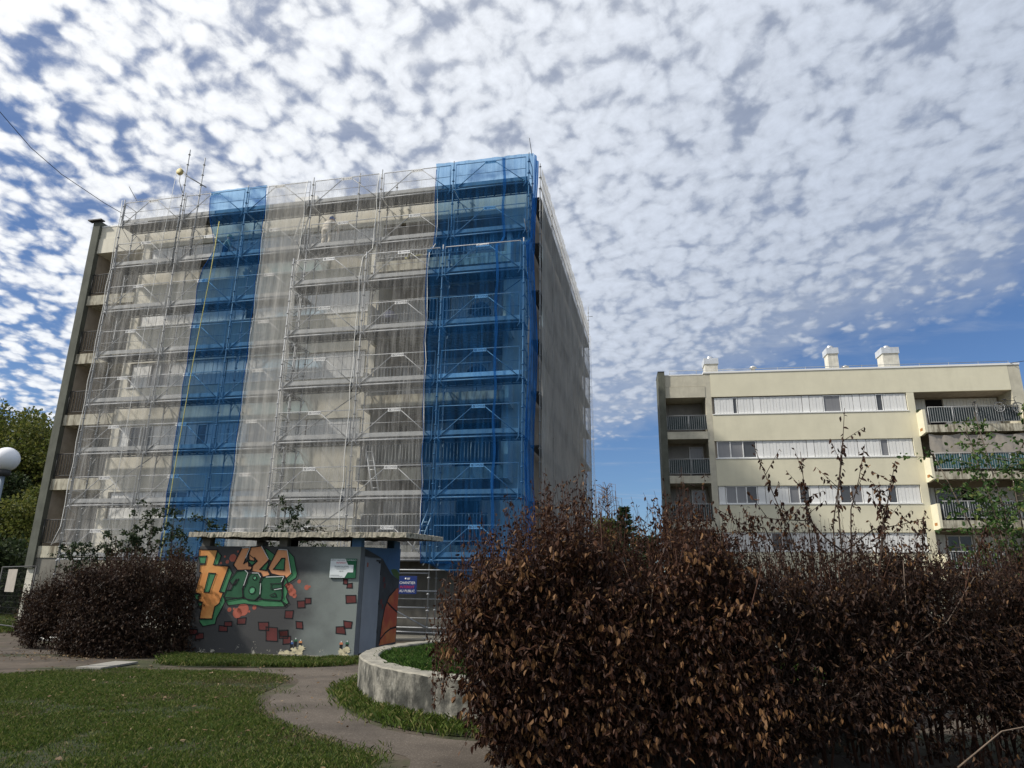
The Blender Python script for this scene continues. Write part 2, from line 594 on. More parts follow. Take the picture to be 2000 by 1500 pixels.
PATH = smooth_poly([(-1.3, 5.0), (-0.9, 7.2), (-1.4, 7.9), (-2.4, 8.9), (-3.0, 9.8), (-3.5, 11.2), (-3.5, 12.3), (-3.7, 13.2), (-4.3, 13.9), (-4.9, 14.35), (-5.2, 14.6), (-4.9, 14.8),
                    (-4.2, 14.9), (-3.1, 15.4), (-2.5, 14.9), (-2.75, 13.4), (-2.8, 12.2), (-2.45, 10.9), (-1.9, 9.6), (-1.1, 8.6), (0.2, 8.2), (2.5, 8.2), (4.5, 6.5), (4.0, 1.0), (0.5, -1.5), (-1.3, 1.5)])
sheet('path', PATH, 0.004, M['path'], 'pinkish grey worn asphalt path curving past the round planter')
sheet('track', smooth_poly([(-30, 17.2), (-20, 17.5), (-13.0, 16.9), (-9.8, 17.2), (-9.6, 18.3), (-12.9, 18.6), (-20, 19.6), (-30, 19.4)]), 0.004, M['track'], 'pale dirt track left of the brown shrub')
sheet('lawn', LAWN, 0.008, M['turf'], 'green lawn with dry worn patches')
sheet('verge', VERGE, 0.012, M['turf'])
sheet('grass_strip', STRIP, 0.008, M['turf'])
sheet('far_grass', FAR, 0.008, M['turf'])
tag(MB().box(-4.1, 2.6, 22.4, 26.0, -0.02, 0.05).build('pavement', mat('pavement_concrete', (0.20, 0.19, 0.16), 0.95, var=0.2, bump=0.3)), 'pale concrete pavement at the foot of the scaffold', None, None, 'structure')


def in_poly(px, py, poly):
    inside = np.zeros(len(px), bool)
    n = len(poly)
    for i in range(n):
        x0, y0 = poly[i]
        x1, y1 = poly[(i + 1) % n]
        c = ((y0 > py) != (y1 > py)) & (px < (x1 - x0) * (py - y0) / ((y1 - y0) + 1e-12) + x0)
        inside ^= c
    return inside


def vnoise(x, y, sc, seed=0):
    """cheap smooth value noise 0..1"""
    r = np.random.default_rng(seed).random((64, 64))
    u, v = x * sc, y * sc
    i, j = np.floor(u).astype(int), np.floor(v).astype(int)
    fu, fv = u - i, v - j
    fu, fv = fu * fu * (3 - 2 * fu), fv * fv * (3 - 2 * fv)
    g = lambda a, b: r[a % 64, b % 64]
    return (g(i, j) * (1 - fu) + g(i + 1, j) * fu) * (1 - fv) + (g(i, j + 1) * (1 - fu) + g(i + 1, j + 1) * fu) * fv


def blades(name, test, bbox, n, z, h, w, m, keep=0.62, label=None, dens_fn=None):
    x = RNG.uniform(bbox[0], bbox[1], n)
    y = RNG.uniform(bbox[2], bbox[3], n)
    jx, jy = x + RNG.normal(0, .09, n), y + RNG.normal(0, .09, n)      # ragged, overgrown edge
    ok = test(jx, jy)
    x, y = x[ok], y[ok]
    p = 0.55 * vnoise(x, y, 0.9, 3) + 0.45 * vnoise(x, y, 3.1, 4)
    ok = RNG.random(len(x)) < np.clip((p - (1 - keep) * 0.75) * 4, 0.30, 1)
    if dens_fn is not None: ok &= RNG.random(len(x)) < dens_fn(x, y)
    x, y, p = x[ok], y[ok], p[ok]
    k = len(x)
    a = RNG.uniform(0, 2 * np.pi, k)
    hh = h * RNG.uniform(0.45, 1.25, k) * (0.6 + 0.8 * p)
    lean = RNG.uniform(0.2, 1.0, k) * hh
    la = RNG.uniform(0, 2 * np.pi, k)
    dx, dy = np.cos(a) * w / 2, np.sin(a) * w / 2
    V = np.empty((k, 4, 3))
    V[:, 0] = np.stack([x - dx, y - dy, np.full(k, z)], 1)
    V[:, 1] = np.stack([x + dx, y + dy, np.full(k, z)], 1)
    V[:, 2] = np.stack([x + dx * .7 + np.cos(la) * lean * .35, y + dy * .7 + np.sin(la) * lean * .35, z + hh * .6], 1)
    V[:, 3] = np.stack([x + np.cos(la) * lean, y + np.sin(la) * lean, z + hh * .9], 1)
    F = np.arange(k)[:, None] * 4 + np.array([[0, 1, 2, 3]])
    o = put(name, np_mesh(name, V.reshape(-1, 3), F, m))
    return tag(o, label, 'grass', None, 'stuff')


M['blade'] = leaf_mat('lawn_grass', [(0, (0.028, 0.050, 0.009)), (0.45, (0.066, 0.108, 0.017)), (0.8, (0.118, 0.150, 0.030)), (1, (0.22, 0.19, 0.08))], 0.3)
M['blade2'] = leaf_mat('planter_grass', [(0, (0.020, 0.045, 0.008)), (0.5, (0.040, 0.090, 0.012)), (0.9, (0.065, 0.125, 0.020)), (1, (0.14, 0.14, 0.05))], 0.35)
M['dry'] = leaf_mat('dry_grass_blades', [(0, (0.07, 0.06, 0.025)), (0.6, (0.13, 0.11, 0.05)), (1, (0.22, 0.19, 0.10))], 0.2)


def worn(x, y):
    w = np.zeros(len(x))
    for (cx, cy, rx, ry) in ((-4.6, 12.7, 1.1, .9), (-3.95, 11.6, .7, .8), (-5.2, 10.9, .7, .35), (-3.0, 9.9, .5, .5), (-7.6, 13.6, 1.2, .4), (-9.6, 12.2, 1.0, .4), (-6.3, 9.4, .5, .22), (-2.1, 8.3, .4, .4)):
        w = np.maximum(w, np.exp(-((x - cx) / rx) ** 2 - ((y - cy) / ry) ** 2))
    return np.clip(w * (.35 + 1.1 * vnoise(x, y, 2.4, 15)), 0, 1)


PC, PR, PH = (1.97, 12.85), 4.45, 0.52
blades('lawn_grass', lambda x, y: in_poly(x, y, LAWN), (-14, -1, 4.5, 14.6), 560000, 0.008, 0.046, 0.0075, M['blade'], 0.70, 'short green lawn grass with thin dry patches', lambda x, y: 1 - 0.80 * worn(x, y))
blades('dry_grass', lambda x, y: in_poly(x, y, LAWN) & (RNG.random(len(x)) < worn(x, y)), (-12, -1, 5, 14.6), 260000, 0.008, 0.035, 0.007, M['dry'], 0.8, 'thin straw coloured grass in the worn patches of the lawn')
blades('path_weeds', lambda x, y: in_poly(x, y, PATH) & (vnoise(x + 5, y, 1.9, 12) > .88), (-6, 0, 7, 15.5), 22000, 0.004, 0.05, 0.008, M['blade'], 0.8, 'small weed tufts growing through the path')
blades('verge_grass', lambda x, y: in_poly(x, y, VERGE) & (np.hypot(x - PC[0], y - PC[1]) > PR), (-3, 1.3, 8, 15.2), 60000, 0.012, 0.10, 0.009, M['blade'], 0.8, 'tufty grass along the foot of the round planter')
blades('strip_grass', lambda x, y: in_poly(x, y, STRIP), (-8, -3, 15, 17), 36000, 0.008, 0.10, 0.012, M['blade'], 0.75, 'grass strip in front of the painted shelter')
blades('planter_grass', lambda x, y: np.hypot(x - PC[0], y - PC[1]) < PR - 0.33, (-2.6, 4.5, 8.3, 17.3), 110000, 0.40, 0.13, 0.011, M['blade2'], 0.85, 'bright long grass inside the round planter')
blades('far_tufts', lambda x, y: in_poly(x, y, FAR), (-26, -15, 22, 40), 40000, 0.008, 0.14, 0.03, M['blade'], 0.7, 'rough grass beyond the site fence')

# fallen leaves and litter on the lawn and path
M['litter'] = leaf_mat('fallen_leaves', [(0, (0.06, 0.035, 0.018)), (0.6, (0.16, 0.10, 0.05)), (1, (0.30, 0.22, 0.12))], 0.1)
k = 900
x = np.concatenate([RNG.uniform(-9, -0.5, 450), RNG.normal(-10.5, 1.6, 450)])
y = np.concatenate([RNG.uniform(6.5, 15, 450), RNG.normal(16.3, 0.6, 450)])
a = RNG.uniform(0, 2 * np.pi, k)
s = RNG.uniform(0.015, 0.04, k)
V = np.empty((k, 4, 3))
for j, (u, v) in enumerate([(-1, 0), (0, -.5), (1, 0), (0, .5)]):
    V[:, j] = np.stack([x + (u * np.cos(a) - v * np.sin(a)) * s, y + (u * np.sin(a) + v * np.cos(a)) * s, 0.03 + RNG.uniform(0, .03, k)], 1)
tag(put('leaf_litter', np_mesh('leaf_litter', V.reshape(-1, 3), np.arange(k)[:, None] * 4 + np.array([[0, 1, 2, 3]]), M['litter'])), 'fallen dry leaves scattered on the lawn and path', 'fallen leaves', None, 'stuff')

# round planter wall
M['planter'] = mat('planter_concrete', (0.20, 0.19, 0.16), 0.95, var=0.4, vscale=7, streak=0.92, scol=(0.030, 0.031, 0.027), sr=(0.40, 0.62), sscale=(3.2, 3.2, 2.0), bump=0.6, bscale=26, col2=(0.33, 0.32, 0.28), c2=(0.60, 0.68), c2scale=6)
M['planter_top'] = mat('planter_rim_concrete', (0.25, 0.235, 0.195), 0.95, var=0.3, vscale=4, col2=(0.10, 0.10, 0.08), c2=(0.55, 0.75), c2scale=3, bump=0.4, bscale=30)
pl = empty('round_planter', (PC[0], PC[1], 0), 0, 'low round stained concrete planter wall filled with grass', 'planter')
n = 120
prof = [(PR, 0.0), (PR, PH - 0.02), (PR - 0.02, PH), (PR - 0.30, PH), (PR - 0.32, PH - 0.02), (PR - 0.32, 0.2)]
b = MB()
vs, fs = [], []
for (r, z) in prof:
    for j in range(n):
        t = 2 * math.pi * j / n
        e = 0.006 * math.sin(j * 7.3) + 0.004 * math.sin(j * 13.1)
        vs.append(((r + e) * math.cos(t), (r + e) * math.sin(t), z + (0.006 * math.sin(j * 3.7) if z > 0.3 else 0)))
b.smooth = False
for i in range(len(prof) - 1):
    for j in range(n):
        fs.append((i * n + j, i * n + (j + 1) % n, (i + 1) * n + (j + 1) % n, (i + 1) * n + j))
b.add(vs, fs)
for i in range(len(prof) - 1):
    for j in range(n):
        b.mi[i * n + j] = 1 if i in (1, 2, 3) else 0
b.build('wall', [M['planter'], M['planter_top']], pl)
b = MB()
b.add([((PR - 0.31) * math.cos(2 * math.pi * j / n), (PR - 0.31) * math.sin(2 * math.pi * j / n), 0.40) for j in range(n)], [tuple(range(n))])
b.build('soil', M['turf'], pl)

# ------------------------------------------------------------------ apartment blocks
def railing_mesh(w, h, step, m, sheet=None, post=0.0):
    b = MB()
    b.tube([(0, 0, h), (w, 0, h)], 0.022, 6)
    b.tube([(0, 0, 0.06), (w, 0, 0.06)], 0.016, 6)
    k = int(w / step)
    for i in range(k + 1):
        x = w * i / k
        b.box(x - 0.010, x + 0.010, -0.01, 0.01, 0.06, h)
    for i in range(int(w / 1.3) + 1):
        x = min(w - 0.02, 0.02 + i * 1.3)
        b.tube([(x, 0, -0.14), (x, 0, h)], 0.022, 6)
    return b.mesh('railing', m)


def shutter(parent, x0, x1, y, z0, z1, mm='shutter'):
    """folding shutter: vertical slats, each alternate one proud"""
    b = MB()
    k = max(2, int(round((x1 - x0) / 0.19)))
    d = (x1 - x0) / k
    b.box(x0, x1, y + 0.012, y + 0.03, z0, z1)
    for i in range(k):
        o = 0.008 if i % 2 else 0.0
        b.box(x0 + i * d + 0.008, x0 + (i + 1) * d - 0.008, y - 0.006 - o, y + 0.012, z0 + 0.03, z1 - 0.03)
    b.build('shutter', M[mm], parent)


def window(parent, x0, x1, y, z0, z1, panes, glass='glass', frame='white', open_leaf=False):
    b = MB()
    t = 0.05
    b.box(x0, x0 + t, y - 0.03, y + 0.04, z0, z1)
    b.box(x1 - t, x1, y - 0.03, y + 0.04, z0, z1)
    b.box(x0 + t, x1 - t, y - 0.03, y + 0.04, z1 - t, z1)
    b.box(x0 + t, x1 - t, y - 0.03, y + 0.04, z0, z0 + t)
    w = (x1 - x0 - 2 * t) / panes
    for i in range(1, panes):
        x = x0 + t + w * i
        b.box(x - 0.03, x + 0.03, y - 0.025, y + 0.035, z0 + t, z1 - t)
    f = b.build('window', M[frame], parent)
    for i in range(panes):
        a, c = x0 + t + w * i + (0.03 if i else 0), x0 + t + w * (i + 1) - (0.03 if i < panes - 1 else 0)
        g = glass if isinstance(glass, str) else glass[i % len(glass)]
        MB().box(a, c, y + 0.012, y + 0.02, z0 + t, z1 - t).build('pane', M[g], f)
    return f


def block(root, P):
    yf, D, wallm, pilm = P['yf'], P['D'], M[P['wall']], M[P['pillar']]
    f0, f1, l1, c1, ca, cb, bR, xR = P['x']
    roof, rb, fl = P['roof'], P['roofbot'], P['floors']
    # masonry core behind the loggias and behind the window band
    b = MB()
    b.box(f1, f1 + P['inset'], yf + 1.55, yf + 1.85, 0, roof - 0.3)
    b.box(f1 + P['inset'], xR, yf + 1.55, yf + D, 0, roof - 0.3)
    b.box(c1, ca, yf + 0.16, yf + 1.545, 0, roof - 0.3)
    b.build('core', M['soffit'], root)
    MB().box(f1, l1, yf + 0.003, yf + 1.545, 0, fl[0] - 0.46).build('ground_floor_wall', M['base'], root)
    MB().box(cb, bR, yf + 0.003, yf + 1.545, 0, fl[0] - 0.46).build('ground_floor_wall', M['base'], root)
    MB().box(c1, bR, yf - 0.003, yf + 0.157, rb + 0.0, roof - 0.12).build('spandrel', wallm, root)
    MB().box(f1 + P['inset'], xR, yf + 0.30, yf + D - 0.1, roof - 0.3, roof - 0.14).build('roof', M['slab'], root)
    MB().box(l1 - 0.05, xR + 0.03, yf - 0.04, yf + 0.28, roof - 0.12, roof - 0.01).build('coping', M['coping'], root)
    MB().box(f1, l1 - 0.055, yf + 0.005, yf + 0.25, roof - 0.2, roof - 0.13).build('coping', M['coping'], root)
    MB().box(f1 + 0.003, l1 - 0.003, yf + 0.02, yf + 0.2, rb + 0.72, roof - 0.2).build('fascia', pilm, root)
    MB().box(f1 + 0.003, l1 - 0.003, yf - 0.01, yf + 1.545, rb, rb + 0.70).build('fascia', pilm, root)
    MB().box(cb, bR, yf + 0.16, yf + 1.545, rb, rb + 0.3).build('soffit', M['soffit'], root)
    MB().box(f0, f1 - 0.003, yf - 0.12, yf + 1.8, P['finz'], roof + 0.02).build('fin', M['fin'], root)
    MB().box(f0 - 0.015, f1, yf - 0.135, yf + 1.82, roof + 0.022, roof + 0.065).build('fin_cap', M['darkrail'], root)
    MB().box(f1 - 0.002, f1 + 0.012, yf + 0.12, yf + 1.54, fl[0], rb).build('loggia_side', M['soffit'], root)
    if P['finz'] > 0:
        MB().box(f0 + 0.05, f1 - 0.006, yf - 0.02, yf + 1.7, 0, P['finz'] - 0.003).build('fin_base', M['beige'], root)
    MB().box(f0 + P['inset'] - 0.004, f1 + P['inset'] - 0.006, yf + 1.86, yf + D, 0, roof - 0.2).build('gable_wall', M['fin_side'], root)
    MB().box(l1, c1 - 0.002, yf + 0.01, yf + 1.54, 0, roof - 0.125).build('pillar', pilm, root)
    MB().box(ca + 0.002, cb, yf + 0.004, yf + 1.54, 0, rb - 0.003).build('pillar', wallm if P['newcol'] else pilm, root)
    MB().box(bR + 0.003, xR, yf + 0.004, yf + 1.54, 0, roof - 0.125).build('pillar', pilm, root)
    # window bands
    prev = None
    sills = sorted(P['rows'].keys())
    lo = 0.0
    for s in sills:
        MB().box(c1, ca, yf, yf + 0.157, lo, s - 0.06).build('spandrel', wallm, root)
        MB().box(c1, ca - 0.01, yf - 0.035, yf + 0.155, s - 0.057, s - 0.002).build('sill', M['coping'], root)
        lo = s + 1.05
        for seg in P['rows'][s]:
            k, x0, x1 = seg[0], seg[1], seg[2]
            if k == 's': shutter(root, x0, x1, yf + 0.085, s, s + 1.045)
            elif k == 'p': MB().box(x0, x1, yf + 0.075, yf + 0.15, s, s + 1.047).build('infill_panel', M['white'], root)
            else: window(root, x0, x1, yf + 0.10, s, s + 1.045, seg[3], seg[4] if len(seg) > 4 else 'glass')
    # left loggias
    rl = railing_mesh(l1 - f1 - 0.02, 0.95, 0.125, M[P['railm'][0]])
    for i, z in enumerate(fl):
        MB().box(f1 + 0.004, l1 - 0.004, yf - 0.03, yf + 1.54, z - 0.45, z).build('balcony_slab', M['slab'] if P['oldslab'] else pilm, root)
        put('railing', rl, root, (f1 + 0.01, yf + 0.03, z + 0.08))
        if P['railback']:
            MB().box(f1 + 0.03, l1 - 0.03, yf + 0.055, yf + 0.065, z + 0.14, z + 0.98).build('railing_sheet', M['sheet_dark'], root)
        kind = P['logback'][i % len(P['logback'])]
        if kind == 'shut':
            shutter(root, f1 + 0.1, l1 - 0.12, yf + 1.50, z + 0.05, z + 2.1, 'shaded_shut')
        elif kind == 'door':
            shutter(root, f1 + 0.1, l1 - 1.05, yf + 1.50, z + 0.05, z + 2.1, 'shaded_shut')
            window(root, l1 - 1.02, l1 - 0.15, yf + 1.48, z + 0.05, z + 2.05, 1, 'curtain_glass')
        elif kind == 'dark':
            MB().box(f1 + 0.25, l1 - 0.1, yf + 1.5, yf + 1.54, z + 0.05, z + 2.0).build('balcony_door', M['sheet_dark'], root)
    # right balconies, cantilevered in front of the facade
    pj = P['proj']
    rr = railing_mesh(bR - cb - 0.5, 0.95, 0.125, M[P['railm'][1]])
    for i, z in enumerate(fl):
        b = MB()
        b.box(cb + 0.12, bR + 0.3, yf - pj, yf - pj + 0.14, z - 0.45, z - 0.02)
        b.box(cb + 0.12, bR + 0.3, yf - pj + 0.14, yf + 1.54, z - 0.2, z - 0.02)
        b.build('balcony_slab', M['slab'], root)
        pr = [(-pj, z - 0.45), (-pj, z + 0.9), (0.002, z + 0.9), (0.002, z - 0.52), (-0.3, z - 0.52)]
        for (xa, xb) in ((cb - 0.03, cb + 0.117), (bR + 0.303, bR + 0.45)):
            k = len(pr)
            b = MB()
            b.add([(xa, yf + y, zz) for y, zz in pr] + [(xb, yf + y, zz) for y, zz in pr],
                  [tuple(range(k)), tuple(range(2 * k - 1, k - 1, -1))] + [(j, j + k, (j + 1) % k + k, (j + 1) % k) for j in range(k)])
            b.build('cheek_wall', wallm if P['newcol'] else pilm, root)
        put('railing', rr, root, (cb + 0.28, yf - pj + 0.05, z + 0.08))
        sh = P['sheets'][i % len(P['sheets'])]
        if sh:
            MB().box(cb + 0.3, bR - 0.25, yf - pj + 0.075, yf - pj + 0.085, z + 0.16, z + 0.98).build('railing_sheet', M[sh], root)
        MB().box(cb - 0.034, cb - 0.031, yf - 0.55, yf - 0.2, z - 0.28, z - 0.12).build('patch', M['rust'], root)
        for seg in P['balc'][i % len(P['balc'])]:
            if seg[0] == 's': shutter(root, seg[1], seg[2], yf + 1.50, z + 0.05, z + 2.1)
            elif seg[0] == 'd': MB().box(seg[1], seg[2], yf + 1.52, yf + 1.54, z + 0.05, z + 2.05).build('balcony_door', M['black'], root)
            elif seg[0] == 'w': window(root, seg[1], seg[2], yf + 1.48, z + 0.05, z + 2.05, seg[3], seg[4])
            elif seg[0] == 't':
                nx, nz = 40, 10
                V, F = [], []
                for a in range(nx + 1):
                    for c in range(nz + 1):
                        xx = seg[1] + (seg[2] - seg[1]) * a / nx
                        sag = 0.10 * math.sin(math.pi * ((a / 13.0) % 1.0)) * (c / nz)
                        V.append((xx, yf - pj + 0.12 + 0.05 * math.sin(a * 0.9 + c * 0.5) + 0.02 * math.sin(a * 2.7), z + 1.0 + (1.15 - sag) * c / nz + 0.02))
                for a in range(nx):
                    for c in range(nz):
                        F.append((a * (nz + 1) + c, (a + 1) * (nz + 1) + c, (a + 1) * (nz + 1) + c + 1, a * (nz + 1) + c + 1))
                put('awning_sheet', np_mesh('awning_sheet', V, F, M['tarp'], True), root)


def roof_rail(root, x0, x1, y, z, step):
    b = MB()
    b.tube([(x0, y, z + 0.28), (x1, y, z + 0.28)], 0.018, 5)
    k = int((x1 - x0) / step)
    for i in range(k + 1):
        b.tube([(x0 + (x1 - x0) * i / k, y, z - 0.05), (x0 + (x1 - x0) * i / k, y, z + 0.32)], 0.016, 5)
    b.build('roof_rail', M['rail'], root)


def chimney(root, x0, x1, y0, y1, z0, z1, cowl=True):
    o = MB().box(x0, x1, y0, y1, z0, z1 - 0.45).build('chimney', M['chim'], root)
    MB().box(x0 - 0.06, x1 + 0.06, y0 - 0.06, y1 + 0.06, z1 - 0.45, z1 - 0.05).build('cap', M['capm'], o)
    cx, cy = (x0 + x1) / 2, (y0 + y1) / 2
    MB().lathe([(0.16, 0), (0.16, 0.05), (0.25, 0.06), (0.26, 0.13), (0.18, 0.17), (0.2, 0.2), (0.1, 0.27), (0.02, 0.29)], (cx, cy, z1 - 0.05), 16).build('cowl', M['zinc'], o)


# the cream block on the right
M['shaded_shut'] = mat('shaded_loggia_shutter', (0.30, 0.29, 0.27), 0.8, var=0.1)  # white loggia shutters, with the shade of the recess put into their colour
b2 = empty('apartment_block', (12.13, 41.5, 0), R(-8.28), 'cream four storey apartment block with white shutters and balconies, no scaffold', 'building')
G2 = ['glass', 'curtain_glass']
rows2 = {
    11.95: [('s', .35, 1.42), ('w', 1.42, 1.72, 1), ('s', 1.75, 2.65), ('p', 2.67, 3.08), ('s', 3.1, 5.5), ('p', 5.53, 5.92), ('s', 5.95, 6.70), ('w', 6.72, 7.75, 1, 'curtain_glass'), ('s', 7.78, 8.42), ('p', 8.44, 8.82), ('s', 8.85, 9.70), ('w', 9.72, 10.12, 1), ('s', 10.15, 11.42)],
    9.22: [('w', .33, 2.63, 3, ['curtain_glass', 'curtain_glass', 'glass']), ('p', 2.66, 3.0), ('s', 3.02, 5.5), ('p', 5.53, 5.92), ('s', 5.95, 8.37), ('p', 8.4, 8.85), ('s', 8.88, 9.6), ('w', 9.62, 10.1, 1, 'curtain_glass'), ('s', 10.12, 11.42)],
    6.5: [('p', .25, .62), ('w', .65, 2.46, 3, ['curtain_glass', 'curtain_glass', 'glass']), ('p', 2.49, 2.9), ('s', 2.93, 4.22), ('w', 4.25, 5.42, 2, G2[::-1]), ('p', 5.45, 5.92), ('s', 5.95, 7.02), ('w', 7.05, 8.33, 2, G2), ('p', 8.36, 8.85), ('s', 8.88, 9.66), ('w', 9.68, 10.2, 1), ('s', 10.23, 11.42)],
    3.8: [('s', .35, 2.6), ('p', 2.62, 3.0), ('w', 3.02, 4.2, 2, G2), ('s', 4.25, 5.5), ('p', 5.53, 5.92), ('s', 5.95, 8.4), ('p', 8.43, 8.85), ('s', 8.88, 11.42)],
    1.1: [('s', .35, 5.5), ('p', 5.53, 5.92), ('s', 5.95, 11.42)],
}
block(b2, dict(yf=0.0, D=12, wall='cream', pillar='pillar', x=(-2.98, -2.58, -0.16, 0.2, 11.45, 11.86, 17.22, 17.87), roof=14.68, roofbot=13.04, floors=[2.75, 5.47, 8.17, 10.87], finz=0.0, inset=1.05, newcol=True,
               rows=rows2, railm=('rail', 'rail'), railback=True, oldslab=False, logback=['door', 'door', 'door', 'shut'], proj=0.85,
               sheets=['sheet_dark', 'sheet_dark', 'sheet_teal', 'sheet_dark'],
               balc=[[('s', 11.95, 13.0), ('w', 13.05, 14.4, 2, 'glass'), ('s', 14.5, 17.1)],
                     [('s', 11.95, 12.8), ('w', 12.85, 14.2, 2, 'glass'), ('d', 14.3, 15.0), ('s', 15.1, 17.1)],
                     [('t', 12.0, 17.3)],
                     [('s', 11.95, 13.05), ('d', 13.1, 14.02), ('s', 14.08, 17.1)]]))
roof_rail(b2, -2.2, 17.6, 0.5, 14.66, 1.65)
chimney(b2, 0.3, 1.12, 2.6, 3.6, 14.5, 16.45)
chimney(b2, 8.1, 8.72, 2.6, 3.4, 14.5, 16.9)
chimney(b2, 11.45, 12.4, 2.6, 3.6, 14.5, 16.8)
for x, h in ((3.4, 0.35), (9.15, 0.2)):
    MB().lathe([(0.12, 0), (0.12, h), (0.24, h + 0.02), (0.22, h + 0.1), (0.05, h + 0.2)], (x, 2.8, 15.3), 14).lathe([(0.1, 0), (0.1, 0.9)], (x, 2.8, 14.5), 8).build('roof_vent', M['zinc'], b2)
MB().tube([(17.3, 0.3, 14.72), (17.9, -1.2, 14.45), (18.8, -4, 14.0), (19.6, -7, 13.7)], 0.018, 5).build('overhead_wire', M['cable'], b2)

# the scaffolded block on the left
b1 = empty('apartment_block', (-17.05, 27.1, 0), R(-12.3), 'weathered beige five storey apartment block wrapped in scaffolding and netting', 'building')
rows1 = {
    4.0: [('s', .9, 2.9), ('p', 2.93, 3.3), ('w', 3.35, 4.4, 2, G2), ('s', 4.45, 5.9), ('p', 5.93, 6.3), ('s', 6.35, 8.6), ('p', 8.65, 9.1), ('s', 9.15, 11.35)],
    6.67: [('p', .85, 1.2), ('w', 1.23, 2.35, 2, 'glass'), ('s', 2.4, 3.9), ('p', 3.93, 4.35), ('w', 4.38, 4.85, 1, 'glass'), ('s', 4.9, 6.2), ('p', 6.23, 6.6), ('w', 6.65, 7.4, 1, 'curtain_glass'), ('s', 7.45, 8.7), ('p', 8.73, 9.1), ('s', 9.15, 11.35)],
    9.37: [('s', .9, 1.7), ('w', 1.75, 2.7, 2, 'curtain_glass'), ('s', 2.75, 4.9), ('p', 4.93, 5.3), ('s', 5.35, 8.0), ('p', 8.05, 8.5), ('s', 8.55, 11.35)],
    12.07: [('s', .9, 2.6), ('p', 2.63, 3.0), ('s', 3.05, 5.4), ('p', 5.43, 5.8), ('w', 5.85, 6.4, 1, 'glass'), ('s', 6.45, 8.6), ('p', 8.65, 9.0), ('s', 9.05, 11.35)],
    14.72: [('s', .9, 2.4), ('w', 2.45, 3.0, 1, 'curtain_glass'), ('s', 3.05, 4.9), ('p', 4.93, 5.3), ('s', 5.35, 8.0), ('w', 8.03, 8.4, 1, 'glass'), ('s', 8.45, 11.35)],
}
block(b1, dict(yf=1.0, D=19.0, wall='beige', pillar='beige', x=(-2.33, -1.96, 0.45, 0.82, 11.42, 11.78, 16.85, 17.72), roof=17.28, roofbot=15.78, floors=[2.95, 5.62, 8.30, 11.0, 13.7], finz=2.1, inset=0.0, newcol=False,
               rows=rows1, railm=('darkrail', 'rail'), railback=False, oldslab=True, logback=['door', 'dark', 'shut', 'door', 'shut'], proj=0.85,
               sheets=['sheet_dark', 'sheet_dark', None, None, None],
               balc=[[('s', 11.9, 12.6), ('w', 12.65, 13.6, 1, 'glass'), ('s', 13.7, 14.8), ('d', 14.85, 15.7), ('s', 15.8, 16.8)], [('d', 12.3, 13.4), ('s', 13.5, 14.6), ('d', 14.7, 16.4)],
                     [('w', 12.2, 13.6, 2, 'glass'), ('s', 13.7, 16.7)], [('s', 11.9, 13.2), ('d', 13.3, 14.2), ('s', 14.3, 16.7)], [('d', 12.2, 13.4), ('w', 13.6, 14.8, 2, 'glass'), ('s', 14.9, 16.7)]]))
MB().box(-2.55, -1.85, 0.75, 1.0, 17.36, 17.41).build('flashing', M['darkrail'], b1)
o = MB().box(6.0, 7.15, 3.6, 4.8, 17.1, 19.25).build('chimney', M['coping'], b1)
MB().lathe([(0.16, 0), (0.25, 0.06), (0.26, 0.13), (0.1, 0.27), (0.02, 0.29)], (6.55, 4.2, 19.25), 16).build('cowl', M['zinc'], o)

# ------------------------------------------------------------------ scaffolding
def text_mesh(s, size, m, extrude=0.0):
    cu = bpy.data.curves.new('lettering', 'FONT')
    cu.body = s
    cu.size = size
    cu.align_x = 'CENTER'
    cu.align_y = 'CENTER'
    cu.resolution_u = 2
    ob = bpy.data.objects.new('lettering', cu)
    COL.objects.link(ob)
    dg = bpy.context.evaluated_depsgraph_get()
    me = bpy.data.meshes.new_from_object(ob.evaluated_get(dg))
    bpy.data.objects.remove(ob)
    me.materials.clear()
    me.materials.append(m)
    return me


def add_text(b, s, size, cx, y, cz, mi, sx=1.0):
    """letters standing in the local x-z plane, facing -y"""
    me = text_mesh(s, size, M['ink'])
    old, b.cur = b.cur, mi
    b.add([(cx + v.co.x * sx, y, cz + v.co.y) for v in me.vertices], [tuple(p.vertices) for p in me.polygons])
    b.cur = old


scaf = empty('scaffolding', (-17.05, 27.1, 0), R(-12.3), 'grey steel scaffolding across the long front of the beige block', 'scaffold')


def post_mesh(h, r=0.0245):
    b = MB()
    b.tube([(0, 0, 0), (0, 0, h)], r, 8)
    z = 0.3
    while z < h - 0.1:
        b.lathe([(r, -0.03), (0.055, -0.01), (0.055, 0.01), (r, 0.03)], (0, 0, z), 8)
        z += 0.5
    return b.mesh('standard', M['steel'])


PM = {}


def post(x, y, z0, z1, par=None):
    h = round(z1 - z0, 2)
    if h not in PM: PM[h] = post_mesh(h)
    put('standard', PM[h], par or scaf, (x, y, z0))


